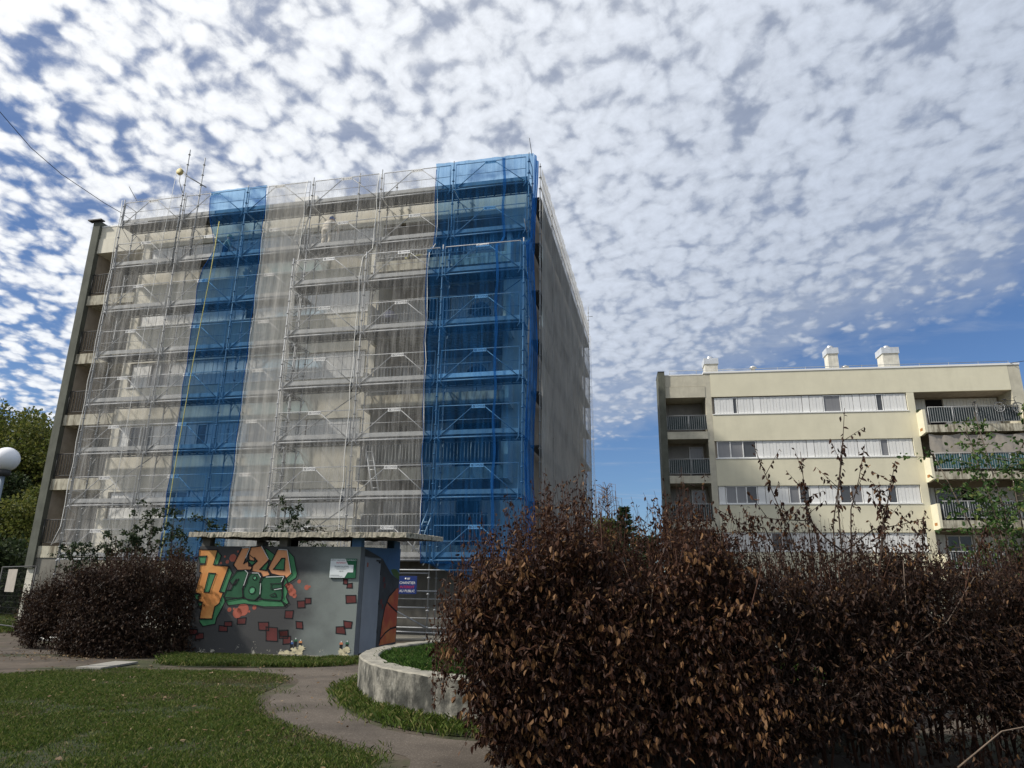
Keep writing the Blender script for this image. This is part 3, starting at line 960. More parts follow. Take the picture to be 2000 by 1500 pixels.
b = MB()
for k in range(2):
    b.box(0.03, 2.97, 0.03 + k * 0.36, 0.375 + k * 0.36, -0.05, 0.0)
for k in range(9):
    b.box(0.15 + k * 0.33, 0.19 + k * 0.33, 0.04, 0.73, -0.075, -0.051)
DECK = b.mesh('deck', M['deck'])
b = MB()
b.box(0.04, 2.96, -0.012, 0.012, 0.01, 0.16)
TOE = b.mesh('toe_board', M['toe'])
TOEW = b.mesh('toe_board', M['plate'])
b = MB()
b.tube([(0.0, 0.0, -0.09), (3.0, 0.0, -0.09)], 0.03, 6)
LED = b.mesh('ledger', M['steel'])
b = MB()
b.tube([(0, 0, -0.06), (0, 0.75, -0.06)], 0.024, 6)
b.tube([(0, 0.70, -0.06), (0, 1.0, -0.06)], 0.02, 6)
b.tube([(0, 0.76, -0.45), (0, 0.95, -0.09)], 0.016, 5)
TRAN = b.mesh('transom', M['steel'])
# guard frame: hooked side tubes, top rail, two thin mid rails, struts rising to the plate
b = MB()
r = 0.019
b.tube([(0.20, -0.03, -0.26), (0.11, -0.03, -0.12), (0.11, -0.03, 1.0), (2.89, -0.03, 1.0), (2.89, -0.03, -0.12), (2.80, -0.03, -0.26)], r, 6)
b.tube([(0.12, -0.03, 0.5), (2.88, -0.03, 0.5)], 0.010, 5)
b.tube([(0.14, -0.03, -0.05), (1.28, -0.03, 0.93)], 0.017, 5)
b.tube([(2.86, -0.03, -0.05), (1.72, -0.03, 0.93)], 0.017, 5)
GUARD = b.mesh('guard_frame', M['steel'])
b = MB()
b.box(1.27, 1.73, -0.056, -0.045, 0.88, 1.005)
add_text(b, 'COMABI', 0.098, 1.54, -0.058, 0.943, 1, 1.0)
b.cur = 1
b.ring((1.335, -0.058, 0.943), 0.03, 0.008, 'y', 12, 4)
PLATE = b.mesh('name_plate', [M['plate'], M['ink']])
b = MB()
b.tube([(0, 0.04, 0.06), (0, 0.04, 1.0), (0, 0.66, 1.0), (0, 0.72, 0.94), (0, 0.72, 0.06)], 0.017, 6)
b.tube([(0, 0.04, 0.5), (0, 0.70, 0.5)], 0.014, 5)
b.tube([(0, 0.06, 1.9), (0, 0.66, 1.5)], 0.014, 5)
b.tube([(0, 0.04, 0.1), (0, 0.70, 0.48)], 0.012, 5)
ENDG = b.mesh('end_guard', M['steel'])


def bay(x, y, z, toe=True, guard=True, white=False, ledger=True, par=None):
    par = par or scaf
    put('deck', DECK, par, (x, y, z))
    if ledger: put('ledger', LED, par, (x, y, z))
    if ledger: put('ledger', LED, par, (x, y + 0.75, z))
    if toe: put('toe_board', TOEW if white else TOE, par, (x, y - 0.001, z))
    if guard:
        g = put('guard_frame', GUARD, par, (x, y, z))
        put('name_plate', PLATE, g)


LV = [2.5, 4.5, 6.5, 8.5, 10.5, 12.5, 14.5, 16.5]
YB = -0.85
for z in LV:
    for k in range(6):
        if k < 3 or z > 14:
            bay(k * 3.0, 0.0, z)
            put('transom', TRAN, scaf, (k * 3.0, 0, z))
            if k == 5 or (k == 2 and z < 14): put('transom', TRAN, scaf, (k * 3.0 + 3, 0, z))
        else:
            bay(k * 3.0, YB, z, white=(k == 5 and z == 8.5))
            put('transom', TRAN, scaf, (k * 3.0, YB, z))
            if k == 5: put('transom', TRAN, scaf, (18.0, YB, z))
    put('end_guard', ENDG, scaf, (0, 0, z))
    if z < 14:
        put('end_guard', ENDG, scaf, (9.0, YB, z))
        put('end_guard', ENDG, scaf, (18.0, YB, z))
        # the wider balcony scaffold steps forward: short return bracket to the rear row
        b = MB()
        b.tube([(9.0, YB + 0.75, z - 0.06), (9.0, 0.75, z - 0.06)], 0.022, 6)
        b.tube([(9.0, YB + 0.75, z + 0.5), (9.0, 0.75, z + 0.9)], 0.016, 5)
        b.build('return_bracket', M['steel'], scaf)
    else:
        put('end_guard', ENDG, scaf, (18.0, 0, z))
for k in range(7):
    x = k * 3.0
    if k <= 3:
        post(x, 0, 0.06, 17.7)
        post(x, 0.75, 0.06, 17.15)
    if k >= 3:
        post(x, YB, 0.06, 13.62)
        post(x, YB + 0.75, 0.06, 13.62 if k > 3 else 13.4)
    if k > 3:
        post(x, 0.0, 13.0, 17.7)
        post(x, 0.75, 13.0, 17.15)
post(11.05, -0.005, 14.4, 17.65)
post(12.35, 0.75, 16.5, 17.5)
# diagonal braces in the plane of the facade, and the bare lift at the bottom
b = MB()
for x0, y, z0 in ((9.0, YB + 0.75, 2.5), (9.0, YB + 0.75, 6.5), (15.0, YB + 0.75, 10.5), (0.0, 0.75, 4.5), (6.0, 0.75, 10.5)):
    b.tube([(x0, y, z0), (x0 + 3, y, z0 + 2)], 0.018, 5)
b.build('brace', M['steel'], scaf)
for (p, q) in (((12.0, YB, 0.35), (18.0, YB, 0.35)), ((12.0, YB, 0.95), (15.05, YB, 0.95)), ((12.0, YB - 0.03, 1.45), (15.3, YB - 0.03, 1.45)), ((12.0, YB, 2.0), (15.0, YB, 2.0)), ((12.0, YB - 0.05, 2.1), (18.0, YB - 0.05, 2.1)),
               ((12.0, YB - 0.03, 1.75), (15.0, YB - 0.05, 0.36)), ((12.0, YB - 0.4, 0.28), (18.0, YB - 0.35, 0.18)), ((9.0, YB, 0.4), (12.0, YB, 0.4)), ((9.0, YB, 1.5), (12.0, YB, 1.5)), ((12.0, YB + 0.75, 1.2), (18.0, YB + 0.75, 1.2)), ((12.0, YB + 0.75, 0.6), (18.0, YB + 0.75, 0.6)), ((0, 0, 1.2), (9, 0, 1.2)), ((0, 0, 0.4), (9, 0, 0.4))):
    MB().tube([p, q], 0.024, 6).build('ledger', M['steel'], scaf)
for k in range(7):
    MB().box(k * 3 - 0.1, k * 3 + 0.1, (0 if k < 3 else YB) - 0.1, (0 if k < 3 else YB) + 0.1, 0.0, 0.06).build('base_plate', M['steel'], scaf)

side = empty('scaffolding', (-17.05, 27.1, 0), R(-12.3), 'scaffolding round the right gable end of the beige block', 'scaffold')
for k in range(7):
    y = 1.25 + 3.05 * k
    post(18.22, y, 0.06, 18.0 if k == 0 else (19.3 if k == 6 else 17.65), side)
    post(17.86, y, 0.06, 17.0, side)
b = MB()
for z in LV + [17.5, 17.0]:
    b.tube([(18.22, 1.25, z), (18.22, 19.55, z)], 0.022, 5)
b.build('ledger', M['steel'], side)
for z in LV:
    for k in range(6):
        MB().box(17.84, 18.2, 1.28 + 3.05 * k, 4.27 + 3.05 * k, z - 0.05, z).build('deck', M['deck'], side)
b = MB()
b.tube([(18.05, 19.55, 18.6), (18.5, 19.55, 18.6)], 0.02, 5)
for z in LV:
    b.tube([(18.22, 19.55, z - 1), (17.86, 19.55, z)], 0.016, 5)
    b.tube([(17.86, 19.55, z + 0.5), (18.22, 19.55, z + 0.5)], 0.016, 5)
b.build('brace', M['steel'], side)

# hoist mast above the roof deck
hoist = empty('hoist', (-17.05, 27.1, 0), R(-12.3), 'rope pulley hoist on two tall tubes above the roof edge', 'hoist')
post(2.98, -0.12, 14.2, 19.75, hoist)
post(3.78, -0.10, 14.6, 19.25, hoist)
MB().tube([(2.62, -0.16, 18.98), (3.0, -0.16, 18.45), (4.08, -0.14, 17.75)], 0.026, 6).build('arm', M['steel'], hoist)
MB().tube([(2.7, -0.16, 18.85), (2.72, -0.16, 18.2), (2.98, -0.16, 17.6)], 0.016, 5).build('strut', M['steel'], hoist)
b = MB()
b.lathe([(0.03, -0.05), (0.15, -0.05), (0.12, 0.0), (0.15, 0.05), (0.03, 0.05)], (0, 0, 0), 16)
b.build('pulley', mat('pulley_yellow', (0.62, 0.52, 0.24), 0.6), hoist, loc=(2.68, -0.16, 18.66), rot=(R(90), 0, 0))
b = MB()
b.tube([(2.53, -0.18, 18.6), (2.44, -0.18, 16.5), (2.3, -0.2, 12.0), (2.2, -0.2, 6.0), (2.15, -0.15, 0.1)], 0.011, 5)
b.build('rope', M['rope_w'], hoist)


# ------------------------------------------------------------------ nets
def net(label, m, x0, x1, z0, z1, yfun, amp=0.035, x0b=None, x1b=None, holes=(), ragged=0.0, nx=None, axis='x', seed=1, edge=None, pinch=None, startf=None, group='debris nets hung on the scaffolding'):
    """hanging net: rows from the bottom to the top, folds running down it"""
    rg = np.random.default_rng(seed)
    x0b = x0 if x0b is None else x0b
    x1b = x1 if x1b is None else x1b
    nx = nx or int(abs(x1 - x0) / 0.06) + 2
    nz = int((z1 - z0) / 0.28) + 2
    t = np.linspace(0, 1, nx)
    w = np.linspace(0, 1, nz)
    T, Wd = np.meshgrid(t, w, indexing='ij')
    Z = z0 + (z1 - z0) * Wd
    X = (x0b + (x0 - x0b) * Wd) * (1 - T) + (x1b + (x1 - x1b) * Wd) * T
    f = np.zeros_like(X)
    for k in range(7):
        fr = rg.uniform(2, 16)
        f += rg.uniform(0.4, 1) * np.sin(fr * X + rg.uniform(0, 6) + 0.35 * np.sin(Z * rg.uniform(0.2, 0.8))) / 3.0
    crump = np.exp(-np.maximum(0, Z - z0) / 0.5)
    Y = yfun(X, Z) - amp * f * (0.6 + 0.4 * np.sin(Z * 0.9 + 2) ** 2) - crump * ragged * (0.25 + 0.3 * np.sin(9 * X + 3 * Z) + 0.2 * rg.random(X.shape))
    Z = Z + crump * ragged * (0.5 * np.sin(2.3 * X + 1) + 0.3 * np.sin(7 * X))
    sc = 0.02 * np.sin(Z * 2.1 + seed)
    X = X + sc * (1 - 2 * np.abs(T - 0.5)) + 0.035 * np.sin(Z * 3.0 + seed) * (np.abs(T - 0.5) > 0.49)
    if startf:     # near edge follows the step in the scaffold
        X = X + (1 - T) * startf(Z)
    if pinch:      # left edge tied back in a bunch
        X = X + (1 - T) * pinch[1] * np.exp(-((Z - pinch[0]) / pinch[2]) ** 2)
    P = np.stack([X, Y, Z], -1) if axis == 'x' else np.stack([Y, X, Z], -1)
    V = P.reshape(-1, 3)
    i, j = np.meshgrid(np.arange(nx - 1), np.arange(nz - 1), indexing='ij')
    F = np.stack([i * nz + j, (i + 1) * nz + j, (i + 1) * nz + j + 1, i * nz + j + 1], -1).reshape(-1, 4)
    if holes:
        c = V[F].mean(1)
        keep = np.ones(len(F), bool)
        for (hx, hz, rx, rz_) in holes:
            keep &= ((c[:, 0] - hx) / rx) ** 2 + ((c[:, 2] - hz) / rz_) ** 2 > 1
        F = F[keep]
    root = put('debris_net', np_mesh('debris_net', V, F, M[m], True), None, (-17.05, 27.1, 0), (0, 0, R(-12.3)))
    tag(root, label, 'net', group)
    if edge:
        for col in edge:
            pts = [tuple(p + np.array([0, -0.015, 0])) for p in P[col, ::3]]
            MB().tube(pts, 0.014, 5).build('edge_cord', M['rope_w'] if m != 'net_b' else M['net_bd'], root)
    return root


def yA(X, Z): return np.full_like(X, -0.09)


def yB(X, Z): return np.where(Z > 14.0, -0.09, np.where(Z < 13.4, YB - 0.11, -0.09 + (YB - 0.02) * (14.0 - Z) / 0.6))


def yW(X, Z):  # outer nets that run from the straight part to the forward part
    s = np.clip((X - 8.7) / 0.35, 0, 1)
    return yA(X, Z) * (1 - s) + yB(X, Z) * s


net('white net strip at the far left end of the front, bunched at its foot', 'net_w', 0.0, 4.28, 2.75, 17.6, yA, 0.05, x0b=-0.02, x1b=4.42, ragged=0.42, seed=2, edge=(0,))
net('narrow blue net strip between the two left white nets', 'net_b', 4.36, 6.98, 2.35, 17.52, lambda X, Z: yA(X, Z) - 0.03 + 0.0 * X, 0.03, x0b=4.44, x1b=7.04, seed=3, edge=(0, -1), pinch=(15.0, 0.62, 0.75))
net('dense white net strip right of the narrow blue net', 'net_d', 7.02, 8.75, 2.5, 17.5, yA, 0.02, x0b=7.08, x1b=8.75, seed=4, edge=(0,))
net('open white net over the fourth bay, with a cord at its right edge', 'net_c', 8.78, 11.9, 2.5, 17.5, yW, 0.03, x0b=8.8, x1b=11.8, seed=5, edge=(0, -1))
net('open white net left of the wide blue net, with an oval tear near the top', 'net_c', 11.93, 14.4, 2.4, 17.45, yB, 0.03, x0b=11.9, x1b=14.7, seed=6, edge=(-1,), holes=((13.1, 15.42, 0.24, 0.36),))
net('wide blue net hanging down the right end of the front', 'net_b', 14.3, 18.2, 2.3, 17.6, yB, 0.03, x0b=14.72, x1b=18.2, seed=7, edge=(0,))
net('folded blue net wrapped round the corner of the scaffold', 'net_bd', -0.95, 0.60, 2.2, 17.55, lambda X, Z: 18.20 + 0.07 * np.sin(Z * 0.8) + 0.03 * np.sin(X * 9), 0.04, axis='y', seed=8, nx=30, startf=lambda Z: 0.86 * np.clip((Z - 13.4) / 0.5, 0, 1))
net('blue net gathered to a loose cord on the right bay', 'net_bd', 17.02, 17.12, 2.4, 17.5, lambda X, Z: yB(X, Z) - 0.06, 0.02, x0b=17.04, x1b=17.12, seed=9, nx=6)
SD = lambda X, Z: 18.34 + 0.0 * X
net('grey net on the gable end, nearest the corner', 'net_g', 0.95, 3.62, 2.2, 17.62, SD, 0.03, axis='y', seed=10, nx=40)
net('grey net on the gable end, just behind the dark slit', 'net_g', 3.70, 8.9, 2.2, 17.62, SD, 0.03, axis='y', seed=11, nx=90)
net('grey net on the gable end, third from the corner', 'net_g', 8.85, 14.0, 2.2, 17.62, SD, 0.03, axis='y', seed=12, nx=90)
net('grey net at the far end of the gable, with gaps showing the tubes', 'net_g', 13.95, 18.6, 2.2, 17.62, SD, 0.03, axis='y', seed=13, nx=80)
net('pale net strip hanging at the far back corner of the gable', 'net_w', 19.45, 20.1, 1.5, 17.4, lambda X, Z: 18.3 + 0.2 * np.clip((8 - Z) / 8, 0, 1), 0.04, axis='y', seed=14, nx=16, x1b=22.0, x0b=19.8)
# loose corner of blue net pulled back under the lowest deck
V, F = [], []
for a in range(13):
    for c in range(9):
        s, t = a / 12, c / 8
        V.append((14.75 + 2.6 * s + 0.9 * t * (1 - s), YB - 0.12 - 0.06 * math.sin(a * 1.3 + c), 2.35 - (1.15 * t) * (0.25 + 0.75 * s) * 1.0 + 0.03 * math.sin(a * 2 + c)))
for a in range(12):
    for c in range(8):
        F.append((a * 9 + c, (a + 1) * 9 + c, (a + 1) * 9 + c + 1, a * 9 + c + 1))
tag(put('debris_net', np_mesh('debris_net', V, F, M['net_b'], True), None, (-17.05, 27.1, 0), (0, 0, R(-12.3))), 'loose corner of blue net pulled back below the lowest deck', 'net', 'debris nets hung on the scaffolding')

F1 = Matrix.Translation((-17.05, 27.1, 0)) @ Matrix.Rotation(R(-12.3), 4, 'Z')


def at1(x, y, z): return F1 @ Vector((x, y, z))


o = MB().tube([at1(5.0, -0.2, 16.0), at1(4.95, -0.22, 13.5), at1(4.75, -0.2, 10.0), at1(4.65, -0.2, 6.5), at1(4.6, -0.2, 3.0), at1(4.6, -0.2, 1.2)], 0.016, 5).build('rope', M['rope_y'])
tag(o, 'yellow rope hanging down the narrow blue net', 'rope')
o = MB().tube([at1(13.45, -0.6, 13.35), at1(13.6, -0.75, 13.25), at1(13.72, -0.8, 13.42), at1(13.85, -0.8, 13.30), at1(14.2, -0.8, 13.32)], 0.026, 6).build('rope', M['rope_y'])
tag(o, 'yellow strap tied to the rail of the top right balcony', 'rope')

# site notice
sg = empty('site_sign', at1(14.0, YB - 0.06, 1.36), R(-12.3), 'blue sign on the bottom scaffold rail reading CHANTIER INTERDIT AU PUBLIC', 'sign')
MB().box(0, 0.63, -0.012, 0.0, 0, 0.55).build('panel', mat('sign_blue', (0.012, 0.03, 0.14), 0.5), sg)
SW = mat('sign_white', (0.75, 0.75, 0.75), 0.6)
SR = mat('sign_red', (0.50, 0.02, 0.06), 0.6)
b = MB()
add_text(b, 'CHANTIER', 0.112, 0.315, -0.015, 0.335, 0)
add_text(b, 'INTERDIT', 0.112, 0.315, -0.015, 0.205, 1)
add_text(b, 'AU PUBLIC', 0.108, 0.315, -0.015, 0.085, 0)
b.lathe([(0.03, 0), (0.03, 0.002)], (0, 0, 0), 10)
for i in range(len(b.v) - 20, len(b.v)):
    x, y, z = b.v[i]
    b.v[i] = (0.255 + x, -0.015 - z, 0.465 + y)
b.box(0.30, 0.40, -0.016, -0.0145, 0.475, 0.49)
b.box(0.30, 0.39, -0.016, -0.0145, 0.445, 0.46)
b.build('lettering', [SW, SR], sg)


# ladders
def ladder(p0, p1, w, label, m):
    p0, p1 = Vector(p0), Vector(p1)
    root = empty('ladder', at1(*p0), R(-12.3), label, 'ladder')
    d = p1 - p0
    sx = Vector((1, 0, 0))
    for s in (0, 1):
        MB().tube([sx * w * s, d + sx * w * s], 0.028, 6).build('stile', m, root)
    k = int(d.length / 0.28)
    b = MB()
    for i in range(1, k):
        b.tube([d * (i / k), d * (i / k) + sx * w], 0.015, 5)
    b.build('rungs', m, root)


M['alu'] = mat('aluminium', (0.72, 0.72, 0.70), 0.4, 0.3)
ladder((8.0, 0.35, 14.5), (8.55, 0.4, 16.75), 0.32, 'aluminium ladder up to the roof deck, right of the narrow blue net', M['alu'])
ladder((12.75, -0.45, 4.5), (12.3, -0.45, 6.4), 0.22, 'aluminium ladder slanting on the second deck behind the open white net', M['alu'])
ladder((14.2, -0.55, 2.5), (14.9, -0.5, 4.5), 0.22, 'aluminium ladder on the lowest deck at the edge of the wide blue net', M['alu'])

MUR_GREEN = [[(0.48, 2.35), (0.59, 2.24), (0.53, 2.03), (0.42, 2.03)], [(0.83, 1.99), (0.92, 1.85), (0.8, 1.4), (0.67, 1.41)], [(0.77, 1.38), (0.83, 1.19), (0.76, 1.03), (0.67, 0.84), (0.65, 0.7), (0.35, 0.64), (0.25, 0.74), (0.24, 0.81), (0.56, 0.81), (0.59, 1.08), (0.69, 1.16)], [(-0.02, 1.37), (0.17, 1.35), (0.15, 1.22), (0.09, 1.24)], [(-0.0, 2.21), (0.22, 2.23), (0.21, 2.05), (0.06, 2.06)], [(0.13, 1.18), (0.26, 1.15), (0.23, 1.02)], [(2.26, 2.38), (2.44, 2.22), (2.56, 1.84), (2.54, 1.75), (2.34, 1.62), (2.3, 1.73), (2.42, 1.84)], [(1.7, 2.43), (1.95, 2.27), (1.89, 2.12), (1.82, 2.15), (1.69, 2.36)], [(1.61, 1.93), (1.82, 2.13), (1.8, 1.98), (1.77, 1.91)], [(1.3, 2.27), (1.53, 2.12), (1.42, 2.01), (1.28, 2.12)], [(0.79, 1.29), (1.27, 1.28), (1.59, 1.23), (1.79, 1.26), (2.22, 1.24), (2.38, 1.16), (2.32, 1.11), (1.81, 1.1), (1.61, 1.13), (1.33, 1.16), (0.92, 1.11)], [(2.26, 1.78), (2.34, 1.66), (2.28, 1.58), (2.37, 1.45), (2.34, 1.32), (2.42, 1.19), (2.32, 1.13), (2.23, 1.25), (2.24, 1.54)]]
MUR_ORANGE = [[(-0.0, 2.39), (0.48, 2.37), (0.42, 2.03), (0.82, 2.0), (0.66, 1.42), (0.76, 1.4), (0.69, 1.15), (0.59, 1.08), (0.56, 0.81), (0.24, 0.8), (0.26, 1.17), (0.15, 1.2), (0.18, 1.35), (0.04, 1.39), (0.12, 1.85), (0.08, 1.85), (0.07, 2.02), (0.2, 2.04), (0.22, 2.23), (0.01, 2.22)], [(1.1, 2.42), (1.3, 2.44), (1.19, 2.06), (1.29, 2.13), (1.33, 2.01), (1.42, 2.0), (1.42, 1.92), (1.05, 1.91), (0.93, 2.03)], [(1.33, 2.44), (1.59, 2.47), (1.69, 2.38), (1.82, 2.15), (1.62, 1.93), (1.79, 1.91), (1.79, 1.96), (1.89, 1.81), (1.71, 1.75), (1.65, 1.85), (1.53, 1.87), (1.39, 1.89), (1.42, 2.03), (1.52, 2.13), (1.45, 2.2), (1.46, 2.12), (1.32, 2.14), (1.29, 2.27)], [(2.01, 2.39), (2.26, 2.38), (2.42, 1.84), (2.3, 1.73), (2.15, 1.79), (1.91, 1.84), (1.82, 1.96)]]
MUR_DARK = [[(1.04, 1.89), (1.25, 1.92), (1.33, 1.86), (1.23, 1.49), (1.27, 1.3), (0.86, 1.23), (0.78, 1.31), (0.83, 1.46), (0.94, 1.46), (1.05, 1.7), (0.97, 1.57), (0.87, 1.67)], [(1.38, 1.83), (1.48, 1.87), (1.6, 1.86), (1.67, 1.77), (1.65, 1.64), (1.69, 1.52), (1.68, 1.34), (1.58, 1.24), (1.39, 1.25), (1.28, 1.32), (1.25, 1.47), (1.32, 1.63), (1.33, 1.75)], [(1.71, 1.76), (1.91, 1.8), (2.26, 1.79), (2.2, 1.64), (2.22, 1.54), (2.26, 1.3), (2.22, 1.24), (1.79, 1.26), (1.69, 1.31), (1.7, 1.52), (1.66, 1.63)]]
MUR_HOLE = [[(0.33, 1.84), (0.51, 1.83), (0.4, 1.4), (0.27, 1.4)], [(2.14, 2.19), (2.22, 2.19), (2.23, 1.92), (1.96, 1.94)], [(1.11, 1.71), (1.03, 1.57), (1.05, 1.68)]]
MUR_DOT = [(0.89, 2.19, 0.09), (0.76, 2.1, 0.045), (0.68, 2.22, 0.026), (1.0, 2.34, 0.026), (0.6, 2.07, 0.028), (1.3, 1.03, 0.141), (1.17, 0.95, 0.115), (0.96, 1.02, 0.051), (1.07, 1.04, 0.026), (1.58, 1.08, 0.051), (1.46, 0.99, 0.026), (2.39, 1.52, 0.102), (2.48, 1.43, 0.09), (2.54, 1.35, 0.051), (2.82, 1.54, 0.058), (2.62, 1.67, 0.045), (2.89, 1.56, 0.026), (2.32, 1.58, 0.09)]
MUR_EYE = [(1.51, 1.74, 0.045), (1.48, 1.46, 0.077)]
MUR_LINE = [[(1.92, 1.61), (2.18, 1.62)], [(1.94, 1.61), (1.95, 1.51)], [(1.95, 1.49), (2.2, 1.52)], [(2.2, 1.52), (2.26, 1.32)], [(1.94, 1.35), (2.06, 1.41)], [(2.06, 1.41), (2.1, 1.33)], [(2.1, 1.33), (1.97, 1.33)]]
MUR_SHINE = [[(1.11, 2.42), (1.29, 2.43)], [(1.31, 2.43), (1.23, 2.19)], [(1.6, 2.46), (1.81, 2.17)], [(2.26, 2.37), (2.4, 1.87)], [(2.04, 2.39), (2.25, 2.38)], [(1.25, 1.91), (1.33, 1.85)], [(1.33, 1.85), (1.26, 1.57)], [(1.44, 1.85), (1.59, 1.85)], [(1.59, 1.85), (1.66, 1.76)], [(1.68, 1.61), (1.69, 1.38)], [(1.8, 1.76), (2.24, 1.78)], [(2.24, 1.78), (2.19, 1.66)], [(2.04, 1.48), (2.21, 1.51)]]
MUR_BRICK = [[(2.63, 1.24), (2.81, 1.25), (2.83, 1.09), (2.65, 1.09)], [(2.8, 1.3), (2.95, 1.3), (2.97, 1.18), (2.81, 1.18)], [(2.35, 1.02), (2.54, 1.02), (2.55, 0.86), (2.36, 0.86)], [(2.64, 0.79), (2.79, 0.79), (2.81, 0.64), (2.65, 0.64)], [(2.24, 0.59), (2.46, 0.6), (2.47, 0.43), (2.26, 0.42)], [(2.35, 0.46), (2.54, 0.47), (2.56, 0.31), (2.37, 0.31)], [(3.69, 1.73), (3.8, 1.73), (3.81, 1.62), (3.7, 1.62)], [(3.79, 1.64), (3.92, 1.64), (3.93, 1.55), (3.8, 1.55)], [(3.79, 1.37), (4.03, 1.38), (4.04, 1.21), (3.8, 1.2)], [(3.77, 0.82), (3.97, 0.82), (3.98, 0.67), (3.79, 0.67)], [(3.62, 0.69), (3.82, 0.7), (3.84, 0.55), (3.63, 0.55)], [(1.72, 0.75), (1.97, 0.76), (1.99, 0.59), (1.74, 0.58)], [(1.91, 0.65), (2.19, 0.65), (2.23, 0.36), (1.95, 0.36)], [(0.75, 0.66), (0.95, 0.66), (0.97, 0.54), (0.77, 0.53)], [(0.87, 0.75), (1.06, 0.76), (1.08, 0.65), (0.88, 0.64)], [(1.18, 0.84), (1.39, 0.84), (1.41, 0.72), (1.19, 0.71)], [(0.0, 0.58), (0.22, 0.58), (0.24, 0.46), (0.02, 0.45)], [(0.18, 0.49), (0.38, 0.49), (0.4, 0.37), (0.2, 0.36)], [(2.25, 0.59), (2.46, 0.6), (2.48, 0.46), (2.27, 0.46)]]
MUR_CAN = [(2.58, 0.35), (2.67, 0.41), (2.79, 0.38), (3.76, 0.37), (3.9, 0.38)]
MUR_CHIP = [(2.48, 0.13), (2.66, 0.18), (2.82, 0.22), (2.61, 0.08), (2.78, 0.12), (3.79, 0.18), (3.89, 0.21), (3.85, 0.1), (2.36, 0.08)]
SIDE_BALL = [(-2.96, 1.55), (-2.66, 1.51), (-2.27, 1.36), (-1.99, 1.15), (-1.81, 0.85), (-1.69, 0.49), (-1.64, 0.19), (-2.91, 0.19)]
SIDE_SKY = [(-0.07, 2.46), (-2.95, 2.57), (-2.92, 1.76), (-2.3, 1.88), (-1.94, 2.05), (-1.55, 2.24), (-1.23, 2.3)]
SIDE_HILL = [(-2.19, 2.0), (-2.48, 2.03), (-2.69, 2.02), (-2.93, 1.92), (-2.96, 1.75), (-2.43, 1.86)]
SIDE_LINES = [[(-2.1, 1.19), (-2.41, 1.08), (-2.9, 0.94)], [(-1.72, 0.34), (-2.04, 0.46), (-2.43, 0.54), (-2.88, 0.56)], [(-1.66, 0.26), (-1.76, 0.73), (-1.92, 1.09), (-2.19, 1.34), (-2.66, 1.51)]]

# ------------------------------------------------------------------ painted utility shelter
SH_RZ = R(-9.3)
SH = Matrix.Translation((-7.46, 17.22, 0)) @ Matrix.Rotation(SH_RZ, 4, 'Z')


def wall_paint():
    """grey mural ground: dark on the left, pale grey green on the right, sprayed unevenly"""
    m = mat('mural_ground', (0.5, 0.5, 0.5), 0.75, bump=0.15, bscale=25)
    t = m.node_tree
    b = t.nodes['Principled BSDF']
    tc = t.nodes.new('ShaderNodeTexCoord')
    sp = t.nodes.new('ShaderNodeSeparateXYZ')
    t.links.new(tc.outputs['Object'], sp.inputs[0])
    n = t.nodes.new('ShaderNodeTexNoise')
    n.inputs['Scale'].default_value = 1.1
    n.inputs['Detail'].default_value = 5
    n.inputs['Roughness'].default_value = 0.55
    t.links.new(tc.outputs['Object'], n.inputs['Vector'])
    a = t.nodes.new('ShaderNodeMath')
    a.operation = 'MULTIPLY_ADD'
    t.links.new(n.outputs[0], a.inputs[0])
    a.inputs[1].default_value = 2.2
    t.links.new(sp.outputs[0], a.inputs[2])
    r = t.nodes.new('ShaderNodeMapRange')
    r.interpolation_type = 'SMOOTHSTEP'
    t.links.new(a.outputs[0], r.inputs[0])
    r.inputs[1].default_value, r.inputs[2].default_value = 3.3, 5.0
    mx = t.nodes.new('ShaderNodeMixRGB')
    t.links.new(r.outputs[0], mx.inputs[0])
    mx.inputs[1].default_value = (0.058, 0.058, 0.058, 1)
    mx.inputs[2].default_value = (0.20, 0.225, 0.21, 1)
    n2 = t.nodes.new('ShaderNodeTexNoise')
    n2.inputs['Scale'].default_value = 5.0
    n2.inputs['Detail'].default_value = 9
    n2.inputs['Roughness'].default_value = 0.75
    t.links.new(tc.outputs['Object'], n2.inputs['Vector'])
    # flaked patches near the foot of the wall
    z = t.nodes.new('ShaderNodeMapRange')
    t.links.new(sp.outputs[2], z.inputs[0])
    z.inputs[1].default_value, z.inputs[2].default_value = 0.15, 0.75
    z.inputs[3].default_value, z.inputs[4].default_value = 0.10, -0.12
    ad = t.nodes.new('ShaderNodeMath')
    t.links.new(n2.outputs[0], ad.inputs[0])
    t.links.new(z.outputs[0], ad.inputs[1])
    r2 = t.nodes.new('ShaderNodeMapRange')
    t.links.new(ad.outputs[0], r2.inputs[0])
    r2.inputs[1].default_value, r2.inputs[2].default_value = 0.665, 0.69
    m2 = t.nodes.new('ShaderNodeMixRGB')
    t.links.new(r2.outputs[0], m2.inputs[0])
    t.links.new(mx.outputs[0], m2.inputs[1])
    m2.inputs[2].default_value = (0.42, 0.40, 0.33, 1)
    t.links.new(m2.outputs[0], b.inputs['Base Color'])
    return m


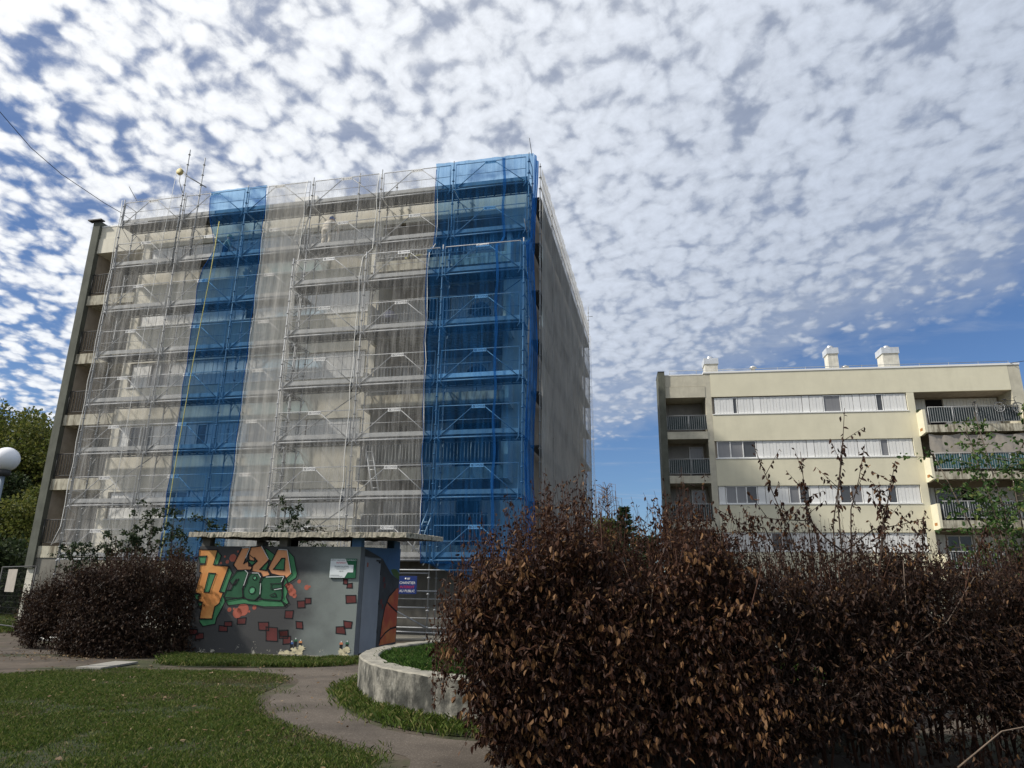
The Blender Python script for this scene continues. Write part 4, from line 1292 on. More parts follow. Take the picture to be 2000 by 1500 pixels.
M['mural'] = wall_paint()
M['sidewall'] = mat('dark_mural_side', (0.060, 0.062, 0.065), 0.8, var=0.3, vscale=2)
M['jambpaint'] = mat('grey_jamb_paint', (0.16, 0.17, 0.18), 0.75, var=0.15)
M['doorpaint'] = mat('grey_blue_door', (0.27, 0.29, 0.32), 0.55, var=0.1, vscale=1.5)
M['roofc'] = mat('rough_roof_concrete', (0.36, 0.33, 0.26), 0.95, var=0.35, vscale=5, col2=(0.09, 0.09, 0.06), c2=(0.54, 0.64), c2scale=7, bump=0.8, bscale=18)
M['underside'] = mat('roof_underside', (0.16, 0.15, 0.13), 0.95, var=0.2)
M['plinth'] = mat('plinth_concrete', (0.32, 0.30, 0.25), 0.95, var=0.3, bump=0.3)


def paint(name, c, var=0.14):
    return mat(name, c, 0.7, var=var, vscale=4)


M['orange'] = mat('orange_paint', (0.62, 0.30, 0.095), 0.7, var=0.10, vscale=3, col2=(0.60, 0.24, 0.07), c2=(0.4, 0.6), c2scale=2.0)
M['orange2'] = mat('salmon_orange_paint', (0.66, 0.30, 0.14), 0.7, var=0.08)
M['green'] = paint('bright_green_paint', (0.050, 0.19, 0.085))
M['dgreen'] = mat('dark_green_paint', (0.018, 0.085, 0.040), 0.7, var=0.2, vscale=4)
M['lgreen'] = paint('pale_green_paint', (0.10, 0.32, 0.17))
M['outline'] = paint('black_outline_paint', (0.010, 0.010, 0.012))
M['shine'] = paint('white_highlight_paint', (0.60, 0.62, 0.60))
M['salmon'] = paint('salmon_spray', (0.38, 0.105, 0.068))
M['maroon'] = paint('maroon_brick_paint', (0.11, 0.026, 0.024), 0.25)
M['chip'] = mat('flaked_paint', (0.56, 0.50, 0.33), 0.9, var=0.25, vscale=9)
M['bluep'] = paint('mural_sky_blue', (0.075, 0.16, 0.30))
M['hill'] = paint('mural_hill_green', (0.075, 0.13, 0.035))
M['ball'] = mat('basketball_orange', (0.52, 0.17, 0.055), 0.7, var=0.12, col2=(0.42, 0.075, 0.04), c2=(0.42, 0.6), c2scale=0.9)
M['poster_g'] = paint('notice_green', (0.012, 0.10, 0.045), 0.05)
M['poster_w'] = paint('notice_white', (0.66, 0.70, 0.70), 0.03)

sh = empty('utility_shelter', (-7.46, 17.22, 0), SH_RZ, 'graffiti painted concrete utility shelter with flat overhanging roof', 'shelter')
SW_, SD_, ST_ = 4.07, 2.95, 2.46
MB().box(0, SW_ - 0.003, 0, 0.2, 0.06, ST_).build('front_wall', M['mural'], sh)
b = MB()
b.box(SW_ - 0.2, SW_, 0.003, 0.26, 0.0, ST_ - 0.003)
b.build('jamb', M['jambpaint'], sh)
b = MB()
b.box(SW_ - 0.2, SW_ - 0.003, 0.262, 1.395, 2.26, ST_ - 0.004)
b.box(SW_ - 0.2, SW_ - 0.003, 1.397, SD_, 0.0, ST_ - 0.004)
b.build('side_wall', M['sidewall'], sh)
MB().box(0, 0.2, 0.203, SD_, 0.0, ST_ - 0.004).build('side_wall', M['sidewall'], sh)
MB().box(0.203, SW_ - 0.203, SD_ - 0.2, SD_ - 0.003, 0.0, ST_ - 0.004).build('rear_wall', M['sidewall'], sh)
MB().box(-0.04, SW_ + 0.03, -0.045, 0.3, -0.05, 0.075).build('plinth', M['plinth'], sh)
MB().box(0.203, SW_ - 0.203, 0.203, SD_ - 0.203, 2.1, 2.14).build('inner_floor', M['black'], sh)
d = MB().box(SW_ - 0.03, SW_ + 0.012, 0.28, 1.37, 0.12, 2.235).build('door', M['doorpaint'], sh, )
b = MB()
b.box(SW_ + 0.012, SW_ + 0.03, 1.05, 1.33, 2.17, 2.21)
b.box(SW_ + 0.012, SW_ + 0.05, 1.22, 1.34, 2.13, 2.17)
b.build('door_closer', M['darkrail'], d)
b = MB()
for z in (0.5, 1.15, 1.85): b.tube([(SW_ + 0.02, 1.385, z), (SW_ + 0.02, 1.385, z + 0.12)], 0.018, 6)
b.build('hinge', M['darkrail'], d)
MB().box(SW_ + 0.0125, SW_ + 0.016, 0.42, 0.50, 2.02, 2.12).build('sticker', M['salmon'], d)
b = MB()
b.box(SW_ - 0.012, SW_ + 0.006, 0.262, 0.279, 0.10, 2.255)
b.box(SW_ - 0.012, SW_ + 0.006, 1.372, 1.394, 0.10, 2.255)
b.box(SW_ - 0.012, SW_ + 0.006, 0.28, 1.371, 2.237, 2.258)
b.build('door_frame', M['jambpaint'], sh)
for x0, x1, y0, mm in ((0.03, 0.24, 0.02, 'underside'), (2.02, 2.22, 0.02, 'underside'), (3.16, 3.43, 1.6, 'black'), (1.3, 1.5, 1.9, 'black'), (3.83, 4.06, 0.02, 'bluep')):
    MB().box(x0, x1, y0, y0 + 0.2, ST_ - 0.35 if y0 > 1 else ST_ - 0.006, 2.668 + 0.036 * y0).build('support_post', M[mm], sh)
MB().box(3.86, 4.06, 2.4, 2.9, ST_ - 0.006, 2.75).build('support_post', M['bluep'], sh)
MB().box(0.02, 0.22, 2.6, 2.9, ST_ - 0.006, 2.755).build('support_post', M['underside'], sh)
# roof slab with a broken, weathered edge
x0, x1, y0, y1, z0, z1 = -0.1, 5.25, -0.36, 2.95, 2.665, 2.775
bm = bmesh.new()
bmesh.ops.create_grid(bm, x_segments=130, y_segments=70, size=0.5)
ext = bmesh.ops.extrude_face_region(bm, geom=bm.faces[:])
for v in ext['geom']:
    if isinstance(v, bmesh.types.BMVert): v.co.z = 1
rg = random.Random(3)
for v in bm.verts:
    X, Y, T = v.co.x + 0.5, v.co.y + 0.5, v.co.z
    e = min(X, 1 - X, Y, 1 - Y)
    jx = jy = jz = 0
    if e < 0.001:
        lf = .008 * math.sin(X * 37) + .007 * math.sin(X * 83 + 2) + .006 * math.sin(Y * 53)
        jx, jy, jz = rg.uniform(-.008, .008), rg.uniform(-.008, .008), rg.uniform(-.005, .004) + lf * (.5 if T > .5 else 1)
    elif T > 0.5: jz = rg.uniform(-.010, .010)
    v.co = (x0 + (x1 - x0) * X + jx, y0 + (y1 - y0) * Y + jy, (z1 if T > 0.5 else z0) + jz + 0.036 * (y0 + (y1 - y0) * Y))
bmesh.ops.recalc_face_normals(bm, faces=bm.faces[:])
me = bpy.data.meshes.new('roof_slab')
bm.to_mesh(me)
bm.free()
me.materials.append(M['roofc'])
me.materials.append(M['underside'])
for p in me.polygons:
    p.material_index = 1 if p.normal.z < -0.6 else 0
put('roof_slab', me, sh)


def flat(name, polys, m, layer, parent, plane='front', cat=None):
    bm = bmesh.new()
    for p in polys:
        if plane == 'front': vs = [bm.verts.new((a, -0.0022 * layer, c)) for a, c in p]
        else: vs = [bm.verts.new((SW_ - 0.003 + 0.0022 * layer, -a, c)) for a, c in p]
        try: f = bm.faces.new(vs)
        except ValueError: continue
        bm.normal_update()
        if (plane == 'front' and f.normal.y > 0) or (plane != 'front' and f.normal.x < 0): f.normal_flip()
    bmesh.ops.triangulate(bm, faces=bm.faces[:])
    me = bpy.data.meshes.new(name)
    bm.to_mesh(me)
    bm.free()
    me.materials.append(m)
    return put(name, me, parent)


def strokes(polys, w, closed=True):
    out = []
    for p in polys:
        k = len(p)
        for i in range(k if closed else k - 1):
            (ax, az), (bx, bz) = p[i], p[(i + 1) % k]
            dx, dz = bx - ax, bz - az
            l = math.hypot(dx, dz)
            if l < 1e-6: continue
            ex, ez = dx / l * w * .5, dz / l * w * .5
            nx, nz = -dz / l * w / 2, dx / l * w / 2
            out.append([(ax - ex + nx, az - ez + nz), (ax - ex - nx, az - ez - nz), (bx + ex - nx, bz + ez - nz), (bx + ex + nx, bz + ez + nz)])
    return out


def disc(cx, cz, r, n=16, j=0.0):
    return [(cx + r * (1 + j * math.sin(i * 2.1)) * math.cos(2 * math.pi * i / n), cz + r * (1 + j * math.cos(i * 3.3)) * math.sin(2 * math.pi * i / n)) for i in range(n)]


for c in MUR_DOT: flat('paint_splash', [disc(*c, 18, 0.04)], M['salmon'], 1, sh)
for p in MUR_GREEN:
    o = flat('letter_side', [p], M['green'], 2, sh)
    flat('outline', strokes([p], .018), M['outline'], 7, o)
for k_, p in enumerate(MUR_ORANGE):
    o = flat('letter', [p], M['orange' if k_ == 0 else 'orange2'], 3, sh)
    flat('outline', strokes([p], .024), M['outline'], 8, o)
for p in MUR_HOLE:
    o = flat('letter_hole', [p], M['green'], 4, sh)
    flat('outline', strokes([p], .022), M['outline'], 9, o)
for p in MUR_DARK:
    o = flat('numeral', [p], M['dgreen'], 5, sh)
    flat('outline', strokes([p], .022), M['outline'], 9, o)
for c in MUR_EYE:
    o = flat('numeral_eye', [disc(*c)], M['lgreen'], 6, sh)
    flat('outline', strokes([disc(*c)], .018), M['outline'], 9, o)
for p in MUR_LINE: flat('numeral_stroke', strokes([p], .018, False), M['outline'], 10, sh)
for p in MUR_SHINE: flat('letter_highlight', strokes([p], .015, False), M['shine'], 11, sh)
for p in MUR_BRICK:
    q4 = [(x + rg.uniform(-.012, .012), z + rg.uniform(-.012, .012)) for x, z in p]
    o = flat('painted_brick', [q4], M['maroon'], 1, sh)
    flat('brick_outline', strokes([q4], .022), M['outline'], 2, o)
cc = [(0.05, 0.12, 0.32), (0.03, 0.12, 0.06), (0.55, 0.24, 0.10), (0.55, 0.20, 0.10), (0.03, 0.12, 0.06)]
for (x, z), c in zip(MUR_CAN, cc):
    o = flat('painted_can', [[(x - .035, z - .20), (x + .035, z - .20), (x + .035, z - .03), (x - .035, z - .03)]], M['outline'], 1, sh)
    flat('can_cap', [[(x - .042, z - .045), (x + .042, z - .045), (x + .032, z), (x - .032, z)]], paint('can_cap_paint', c), 2, o)
    flat('can_nozzle', [[(x - .012, z), (x + .012, z), (x + .012, z + .03), (x - .012, z + .03)]], M['shine'], 2, o)
chips = []
for (x, z) in MUR_CHIP:
    chips.append([(x + .085 * (1 + 0.45 * rg.uniform(-1, 1)) * math.cos(i * math.pi / 9), max(.085, z + .055 * (1 + 0.5 * rg.uniform(-1, 1)) * math.sin(i * math.pi / 9))) for i in range(18)])
for c in chips: flat('flaked_patch', [c], M['chip'], 4, sh)
flat('painted_sky', [SIDE_SKY], M['bluep'], 1, sh, 'side')
flat('painted_hill', [SIDE_HILL], M['hill'], 2, sh, 'side')
flat('painted_ball', [SIDE_BALL], M['ball'], 1, sh, 'side')
for p in SIDE_LINES: flat('ball_outline', strokes([p], .045, False), M['outline'], 3, sh, 'side')
sb = []
for (v, z) in ((-1.72, 1.75), (-1.80, 1.60), (-1.62, 1.22), (-1.74, 1.10)):
    sb.append([(v - .07, z - .06), (v + .07, z - .06), (v + .07, z + .06), (v - .07, z + .06)])
for p in sb: flat('painted_brick', [p], M['maroon'], 1, sh, 'side')

# tipping notice screwed to the wall
nb = empty('notice_board', SH @ Vector((3.36, -0.03, 1.76)), SH_RZ, 'green and white tipping notice fixed to the painted wall', 'notice')
MB().box(0, 0.63, -0.008, 0.02, 0, 0.43).build('panel', M['poster_g'], nb)
bm = bmesh.new()
f = bm.faces.new([bm.verts.new((a - 3.36, -0.0105, c - 1.76)) for a, c in [(3.365, 2.185), (3.72, 2.185), (3.80, 2.05), (3.93, 2.05), (3.93, 1.885), (3.80, 1.885), (3.73, 1.765), (3.365, 1.765)]])
if f.normal.y > 0: f.normal_flip()
bmesh.ops.triangulate(bm, faces=bm.faces[:])
me = bpy.data.meshes.new('white_field')
bm.to_mesh(me)
bm.free()
me.materials.append(M['poster_w'])
put('white_field', me, nb)
b = MB()
add_text(b, 'DÉPÔT SAUVAGE', 0.046, 0.185, -0.0125, 0.395, 0)
add_text(b, "D'ENCOMBRANTS", 0.036, 0.485, -0.0125, 0.395, 2)
add_text(b, 'INTERDIT', 0.058, 0.275, -0.0125, 0.335, 1)
add_text(b, 'Résidence privée', 0.05, 0.285, -0.0125, 0.255, 0)
add_text(b, '150 €', 0.045, 0.28, -0.0125, 0.145, 0)
for x, w, z in ((0.12, 0.34, 0.215), (0.16, 0.24, 0.190), (0.02, 0.22, 0.055), (0.02, 0.30, 0.035)):
    b.cur = 3
    b.box(x, x + w, -0.0125, -0.0115, z, z + 0.010)
b.build('lettering', [paint('notice_ink', (0.06, 0.07, 0.07), 0), SR, M['poster_w'], paint('notice_small_print', (0.35, 0.37, 0.37), 0)], nb)

# ------------------------------------------------------------------ vegetation
def unit(a):
    return a / np.maximum(np.linalg.norm(a, axis=1, keepdims=True), 1e-9)


def leaf_geo(pos, d, ln, wd, fold=0.25, curl=0.25):
    k = len(pos)
    d = unit(d)
    up = unit(RNG.normal(size=(k, 3)))
    side = unit(np.cross(d, up))
    nr = np.cross(side, d)
    ln, wd = ln[:, None], wd[:, None]
    V = np.empty((k, 6, 3))          # ovate blade, two halves folded along the midrib
    cu = curl * RNG.uniform(-.3, 1.2, (k, 1))
    V[:, 0] = pos
    V[:, 1] = pos + d * ln * .28 + side * wd * .47 + nr * wd * fold
    V[:, 2] = pos + d * ln * .68 + side * wd * .38 + nr * (wd * fold - ln * cu * .45)
    V[:, 3] = pos + d * ln - nr * ln * cu
    V[:, 4] = pos + d * ln * .68 - side * wd * .38 + nr * (wd * fold - ln * cu * .45)
    V[:, 5] = pos + d * ln * .28 - side * wd * .47 + nr * wd * fold
    b = np.arange(k)[:, None] * 6
    F = np.concatenate([b + np.array([[0, 1, 2, 3]]), b + np.array([[0, 3, 4, 5]])])
    return V.reshape(-1, 3), F


def twig_geo(p0, p1, r):
    """thin three-sided twigs, all as one array"""
    k = len(p0)
    d = unit(p1 - p0)
    a = np.where(np.abs(d[:, 2:3]) < .9, np.array([[0, 0, 1.]]), np.array([[1., 0, 0]]))
    e1 = unit(np.cross(d, a))
    e2 = np.cross(d, e1)
    V = np.empty((k, 6, 3))
    for j in range(3):
        t = 2 * np.pi * j / 3
        o = (e1 * np.cos(t) + e2 * np.sin(t)) * (r[:, None] if isinstance(r, np.ndarray) else r)
        V[:, j] = p0 + o
        V[:, j + 3] = p1 + o * .55
    b = np.arange(k)[:, None] * 6
    F = np.concatenate([b + np.array([[j, (j + 1) % 3, (j + 1) % 3 + 3, j + 3]]) for j in range(3)])
    return V.reshape(-1, 3), F


M['dead'] = leaf_mat('dead_leaves', [(0, (0.018, 0.007, 0.0045)), (0.5, (0.040, 0.0155, 0.008)), (0.82, (0.075, 0.031, 0.014)), (1, (0.21, 0.115, 0.048))], 0.2)
M['dead_tan'] = leaf_mat('tan_dead_leaves', [(0, (0.10, 0.050, 0.021)), (0.6, (0.19, 0.100, 0.043)), (1, (0.34, 0.205, 0.095))], 0.25)
M['dead_fine'] = leaf_mat('small_dead_leaves', [(0, (0.013, 0.006, 0.004)), (0.6, (0.028, 0.012, 0.007)), (0.9, (0.058, 0.027, 0.012)), (1, (0.15, 0.085, 0.035))], 0.2)
M['twig'] = mat('dark_twigs', (0.045, 0.030, 0.022), 0.9, var=0.3, vscale=20)
M['twig_red'] = mat('reddish_twigs', (0.085, 0.042, 0.028), 0.9, var=0.3, vscale=20)
M['twig_pale'] = mat('pale_twigs', (0.16, 0.12, 0.09), 0.9, var=0.3, vscale=20)
M['leaf_green'] = leaf_mat('fresh_green_leaves', [(0, (0.022, 0.048, 0.012)), (0.5, (0.045, 0.095, 0.020)), (0.85, (0.085, 0.145, 0.035)), (1, (0.16, 0.17, 0.05))], 0.35)
M['leaf_dark'] = leaf_mat('dark_green_leaves', [(0, (0.012, 0.022, 0.010)), (0.6, (0.026, 0.045, 0.017)), (1, (0.06, 0.085, 0.03))], 0.25)
M['leaf_yel'] = leaf_mat('yellow_green_leaves', [(0, (0.040, 0.056, 0.012)), (0.5, (0.088, 0.112, 0.024)), (1, (0.18, 0.18, 0.045))], 0.35)
M['needle'] = leaf_mat('conifer_needles', [(0, (0.012, 0.028, 0.014)), (0.6, (0.028, 0.058, 0.028)), (1, (0.06, 0.095, 0.04))], 0.15)
M['bark'] = mat('grey_bark', (0.10, 0.08, 0.06), 0.95, var=0.35, vscale=6, bump=0.5, bscale=15)


def silhouette(x, pts):
    xs = [p[0] for p in pts]
    zs = [p[1] for p in pts]
    return np.interp(x, xs, zs)


TOP = [(-0.75, 1.15), (-0.67, 1.25), (-0.64, 1.42), (-0.51, 1.65), (-0.32, 1.88), (-0.07, 2.06), (0.19, 2.24), (0.3, 2.34), (0.59, 2.42), (0.82, 2.38), (0.95, 2.22), (1.0, 2.08), (1.31, 1.98), (1.53, 2.02), (1.66, 2.22), (1.79, 2.38), (1.95, 2.32),
       (2.16, 2.15), (2.37, 1.98), (2.82, 2.0), (3.15, 1.92), (3.49, 1.95), (3.94, 2.0), (4.49, 1.97), (5.04, 1.93), (5.6, 1.95), (9, 2.0)]


def shrub(name, label, cat, x0, x1, nsp, leafm, tanm, ntan, lsize, yc, half, stem_n, topf=None, botf=None, gapz=0.0, group=None, leftf=None, up_top=True, per=6, spread=0.28, n_twig_shoots=0, shoot_len=0.5, topdrop=0.0, stem_in=0.1):
    """dense hedge shrub: stems, sprigs of hanging dead leaves, the largest front leaves each an object"""
    topf = topf or (lambda x: silhouette(x, TOP))
    root = empty(name, ((x0 + x1) / 2, yc, 0), 0, label, cat, group)
    c = np.array([(x0 + x1) / 2, yc, 0])
    # sprig origins, most of them near the outer skin
    n = nsp * 3
    x = RNG.uniform(x0 - .08, x1 + .08, n)
    y0_ = RNG.uniform(0, 2, n)
    tz = topf(x) - topdrop * (vnoise(x + 3, x * 0 + 1.5, 3.3, 8) + vnoise(x + 7, y0_ * 1.0, 6.5, 9)) * 1.25
    z = 0.03 + (tz - 0.03) * RNG.random(n) ** 0.92
    h = half(x, z)
    s = RNG.random(n)
    y = np.where(s < .62, yc - h + RNG.exponential(.16, n), np.where(s < .8, yc + h - RNG.exponential(.2, n), yc + RNG.uniform(-1, 1, n) * h))
    keep = (np.abs(y - yc) <= h + .02) & (h > 0.03)
    if leftf is not None: keep &= x > leftf(z) + .16 * (vnoise(z + 4, y * 1.0, 4.5, 31) - .35)
    cl = vnoise(x + 20, z * 1.2 + y, 2.6, 21) * .6 + vnoise(x + 9, z + y * .7, 6.0, 22) * .4
    p = np.clip((cl - .26) * 3.4, 0.06, 1)
    if gapz: p *= np.clip((z - gapz * vnoise(x, x * 0, 1.7, 5) * 1.3) / 0.35, 0.10, 1)
    keep &= RNG.random(n) < p
    idx = np.nonzero(keep)[0][:nsp]
    x, y, z, tz = x[idx], y[idx], z[idx], tz[idx]
    P0 = np.stack([x, y, z], 1)
    k = len(P0)
    out = np.stack([RNG.normal(0, .5, k), (y - yc) * 1.2 + RNG.normal(0, .4, k), RNG.normal(.35, .5, k)], 1)
    neartop = (tz - z) < 0.45
    out[neartop] += np.array([0, 0, 1.3])
    d = unit(out)
    sl = RNG.uniform(.5, 1.2, k) * spread
    P1 = P0 + d * sl[:, None]
    V1, F1_ = twig_geo(P0 - d * .12, P1, RNG.uniform(.0016, .0032, k))
    put('twigs', np_mesh('twigs', V1 - c, F1_, M['twig']), root)['kind'] = 'stuff'
    t = RNG.random((k, per)) ** 0.8
    lp = (P0[:, None] + (P1 - P0)[:, None] * t[..., None]).reshape(-1, 3)
    ld = np.repeat(d, per, 0) * .35 + RNG.normal(0, .42, (k * per, 3)) + np.array([0, 0, -.85])
    ll = lsize * RNG.uniform(.40, 1.35, k * per)
    V2, F2_ = leaf_geo(lp, ld, ll, ll * RNG.uniform(.30, .62, k * per))
    put('leaves', np_mesh('leaves', V2 - c, F2_, leafm), root)['kind'] = 'stuff'
    # bare stems from the ground
    b = MB()
    for i in range(stem_n):
        bx, by = random.uniform(x0 + stem_in, x1 - .1), yc + random.uniform(-.75, .3)
        tx = bx + random.uniform(-.6, .6)
        th = float(topf(np.array([tx]))[0]) * random.uniform(.7, 1.0)
        pts = [(bx, by, 0), (bx + (tx - bx) * .2 + random.uniform(-.04, .04), by + random.uniform(-.1, .1), th * .35), (bx + (tx - bx) * .6, by + random.uniform(-.25, .25), th * .7), (tx, by + random.uniform(-.45, .45), th)]
        b.tube([Vector(q) - Vector(c) for q in pts], random.uniform(.007, .02), 5, .003)
    b.build('stems', M['twig_red'], root)
    # upright shoots that break the outline
    if n_twig_shoots:
        sx = RNG.uniform(x0, x1, n_twig_shoots)
        sy = yc + RNG.uniform(-.45, .45, n_twig_shoots)
        sz = topf(sx) - RNG.uniform(.25, .75, n_twig_shoots) * shoot_len * 1.25
        a = np.stack([sx, sy, sz], 1)
        dd = unit(np.stack([RNG.normal(0, .16, n_twig_shoots), RNG.normal(0, .16, n_twig_shoots), np.ones(n_twig_shoots)], 1))
        L_ = RNG.uniform(.4, 1.0, n_twig_shoots) * shoot_len
        e = a + dd * L_[:, None]
        V3, F3 = twig_geo(a, e, np.full(n_twig_shoots, .003))
        put('shoots', np_mesh('shoots', V3 - c, F3, M['twig_red']), root)['kind'] = 'stuff'
        q = 13
        t = RNG.random((n_twig_shoots, q))
        lp = (a[:, None] + (e - a)[:, None] * t[..., None]).reshape(-1, 3) + RNG.normal(0, .012, (n_twig_shoots * q, 3))
        ld = RNG.normal(0, .5, (len(lp), 3)) + np.array([0, 0, -.7])
        ll = lsize * .9 * RNG.uniform(.5, 1.1, len(lp))
        V4, F4 = leaf_geo(lp, ld, ll, ll * .45)
        put('shoot_leaves', np_mesh('shoot_leaves', V4 - c, F4, leafm), root)['kind'] = 'stuff'
    # the largest leaves on the face towards the path, one by one
    if ntan:
        lms = []
        for j in range(6):
            l = lsize * random.uniform(1.0, 1.3)
            V5, F5 = leaf_geo(np.zeros((1, 3)), np.array([[random.uniform(-.25, .25), random.uniform(-.3, .1), -1.0]]), np.array([l]), np.array([l * random.uniform(.42, .6)]), .3, .3)
            lms.append(np_mesh('leaf', V5, F5, tanm))
        cand = np.nonzero((P0[:, 1] < yc - .2))[0]
        if len(cand) > ntan // 5: cand = RNG.choice(cand, ntan // 5, replace=False)
        for i in cand:
            for s in range(5):
                q = P1[i] + np.array([random.uniform(-.09, .09), random.uniform(-.12, -.02), random.uniform(-.05, .05)]) - c
                put('leaf', lms[random.randrange(6)], root, tuple(q), (random.uniform(-.4, .4), random.uniform(-.4, .4), random.uniform(0, 6.28)))
    return root


LEFT = [(-0.03, -0.12), (0.18, -0.18), (0.4, -0.30), (0.72, -0.42), (1.14, -0.57), (1.38, -0.62), (1.6, -0.66), (2.6, -0.7)]
leftf = lambda z: np.interp(z, [p[0] for p in LEFT], [p[1] for p in LEFT])
halfA = lambda x, z: np.clip(0.85 * np.sqrt(np.clip(1 - (np.clip((-0.1 - x) / 0.75, 0, 1)) ** 2, 0, 1)) * np.clip((silhouette(x, TOP) - z) / .5 + .15, 0.1, 1), 0, 1)
halfB = lambda x, z: 0.82 * np.clip((silhouette(x, TOP) - z) / .5 + .15, 0.1, 1)
HG = 'dead brown hedge shrubs beside the path'
shrub('hedge_shrub', 'large brown dead leaved shrub at the left end of the hedge, overhanging the planter', 'shrub', -0.75, 1.15, 6800, M['dead'], M['dead_tan'], 290, .060, 7.75, halfA, 46, leftf=leftf, group=HG, n_twig_shoots=520, shoot_len=.85, topdrop=.40, stem_in=.75)
shrub('hedge_shrub', 'brown shrub with a pointed top in front of the gap between the blocks', 'shrub', 1.0, 2.35, 5200, M['dead'], M['dead_tan'], 190, .058, 7.75, halfB, 36, gapz=.25, group=HG, n_twig_shoots=430, shoot_len=.85, topdrop=.40)
shrub('hedge_shrub', 'dark thinner shrub with tall leafy shoots in front of the cream block', 'shrub', 2.3, 4.0, 5600, M['dead_fine'], M['dead_tan'], 110, .050, 7.75, halfB, 44, gapz=.6, group=HG, n_twig_shoots=420, shoot_len=.80, topdrop=.36)
shrub('hedge_shrub', 'dark fine leaved shrub at the right edge of the picture', 'shrub', 3.95, 7.2, 10000, M['dead_fine'], M['dead_tan'], 60, .042, 7.75, halfB, 52, gapz=.4, group=HG, n_twig_shoots=560, shoot_len=.6, topdrop=.2)

# tall leafy shoots standing over the hedge
ts = empty('tall_shoots', (3.45, 7.8, 0), 0, 'tall bare shoots with hanging dead leaves rising above the hedge', 'shrub')
b = MB()
LP, LD = [], []
SH_ = [((3.35, 1.2), (3.10, 2.2), (2.78, 3.22)), ((3.42, 1.2), (3.40, 2.4), (3.37, 3.16)), ((3.5, 1.2), (3.55, 2.5), (3.70, 3.56)), ((3.55, 1.2), (3.62, 2.3), (3.82, 3.30)), ((3.6, 1.1), (3.78, 2.4), (4.05, 3.22)), ((3.7, 1.2), (4.0, 2.3), (4.26, 3.0)),
       ((3.9, 1.1), (4.15, 2.0), (4.34, 2.52)), ((3.3, 1.1), (2.8, 2.15), (2.27, 2.46)), ((3.2, 1.3), (3.02, 2.1), (2.95, 2.55)), ((3.6, 1.4), (3.45, 2.2), (3.30, 2.82)), ((3.8, 1.5), (3.95, 2.2), (4.0, 2.75)), ((4.3, 1.3), (4.5, 2.0), (4.62, 2.4)),
       ((3.50, 1.9), (4.1, 2.25), (4.75, 2.42)), ((3.55, 2.0), (3.2, 2.3), (2.55, 2.38)), ((2.85, 1.5), (2.75, 2.1), (2.70, 2.45)), ((5.0, 1.5), (5.1, 2.0), (5.2, 2.3))]
for i, s in enumerate(SH_):
    yo = 7.8 + 0.25 * math.sin(i * 2.3)
    pts = [Vector((p[0] - 3.45, yo - 7.8 + .08 * math.sin(i + j), p[1])) for j, p in enumerate(s)]
    mid = [pts[0], (pts[0] + pts[1]) / 2, pts[1] + (pts[1] - (pts[0] + pts[2]) / 2) * .3, (pts[1] + pts[2]) / 2, pts[2]]
    b.tube(mid, .011, 5, .003)
    a0, a1 = np.array(pts[1]), np.array(pts[2])
    k = 46
    for t in np.sort(RNG.random(k)):
        if RNG.random() < .25 + .75 * abs(math.sin(t * 9 + i)):
            LP.append(a0 + (a1 - a0) * t + RNG.normal(0, .018, 3))
            LD.append(RNG.normal(0, .45, 3) + np.array([0, 0, -.75]))
    for t in (.15, .4, .65):
        q = a0 + (a1 - a0) * t
        e = q + np.array([RNG.uniform(-.22, .22), RNG.uniform(-.1, .1), RNG.uniform(.08, .3)])
        b.tube([q, e], .004, 4, .0015)
        for s_ in np.linspace(.4, 1, 5):
            LP.append(q + (e - q) * s_)
            LD.append(RNG.normal(0, .45, 3) + np.array([0, 0, -.75]))
b.build('stems', M['twig'], ts)
ll = RNG.uniform(.035, .075, len(LP))
V, F = leaf_geo(np.array(LP), np.array(LD), ll, ll * .48)
put('leaves', np_mesh('leaves', V, F, M['dead']), ts)['kind'] = 'stuff'

# pale fallen-in branches caught in the right part of the hedge
for pts, lb in zip(([(3.1, 6.95, .55), (3.5, 6.9, .95), (4.1, 6.85, 1.35), (4.45, 6.9, 1.75)], [(3.5, 6.9, .95), (3.75, 6.9, 1.4), (3.8, 6.92, 1.9)], [(2.2, 6.95, .2), (2.9, 6.9, .55), (3.3, 6.9, .75)], [(3.9, 6.7, .15), (4.3, 6.65, .45), (5.2, 6.7, .6)], [(1.3, 6.9, 1.2), (1.36, 6.88, 1.6)]), ('forked pale bare branch leaning in the dark part of the hedge', 'thin pale twig standing up from the forked bare branch', 'pale bare branch low down in the dark gap of the hedge', 'pale bent branch lying low at the bottom right corner', 'short pale twig between the brown leaves of the pointed shrub')):
    tag(MB().tube(pts, .009, 5, .003).build('dead_branch', M['twig_pale']), lb, 'branch')


# the brown shrubs left of the shelter
def half_ell(xc, rx, ry, hz):
    return lambda x, z: ry * np.sqrt(np.clip(1 - ((x - xc) / rx) ** 2, 0, 1)) * np.clip((hz - z) / .6 + .2, .15, 1)


def top_ell(xc, rx, h0, h1):
    return lambda x: h0 + (h1 - h0) * np.sqrt(np.clip(1 - ((x - xc) / rx) ** 4, 0, 1)) + .10 * np.sin(x * 5.1) + .06 * np.sin(x * 11)


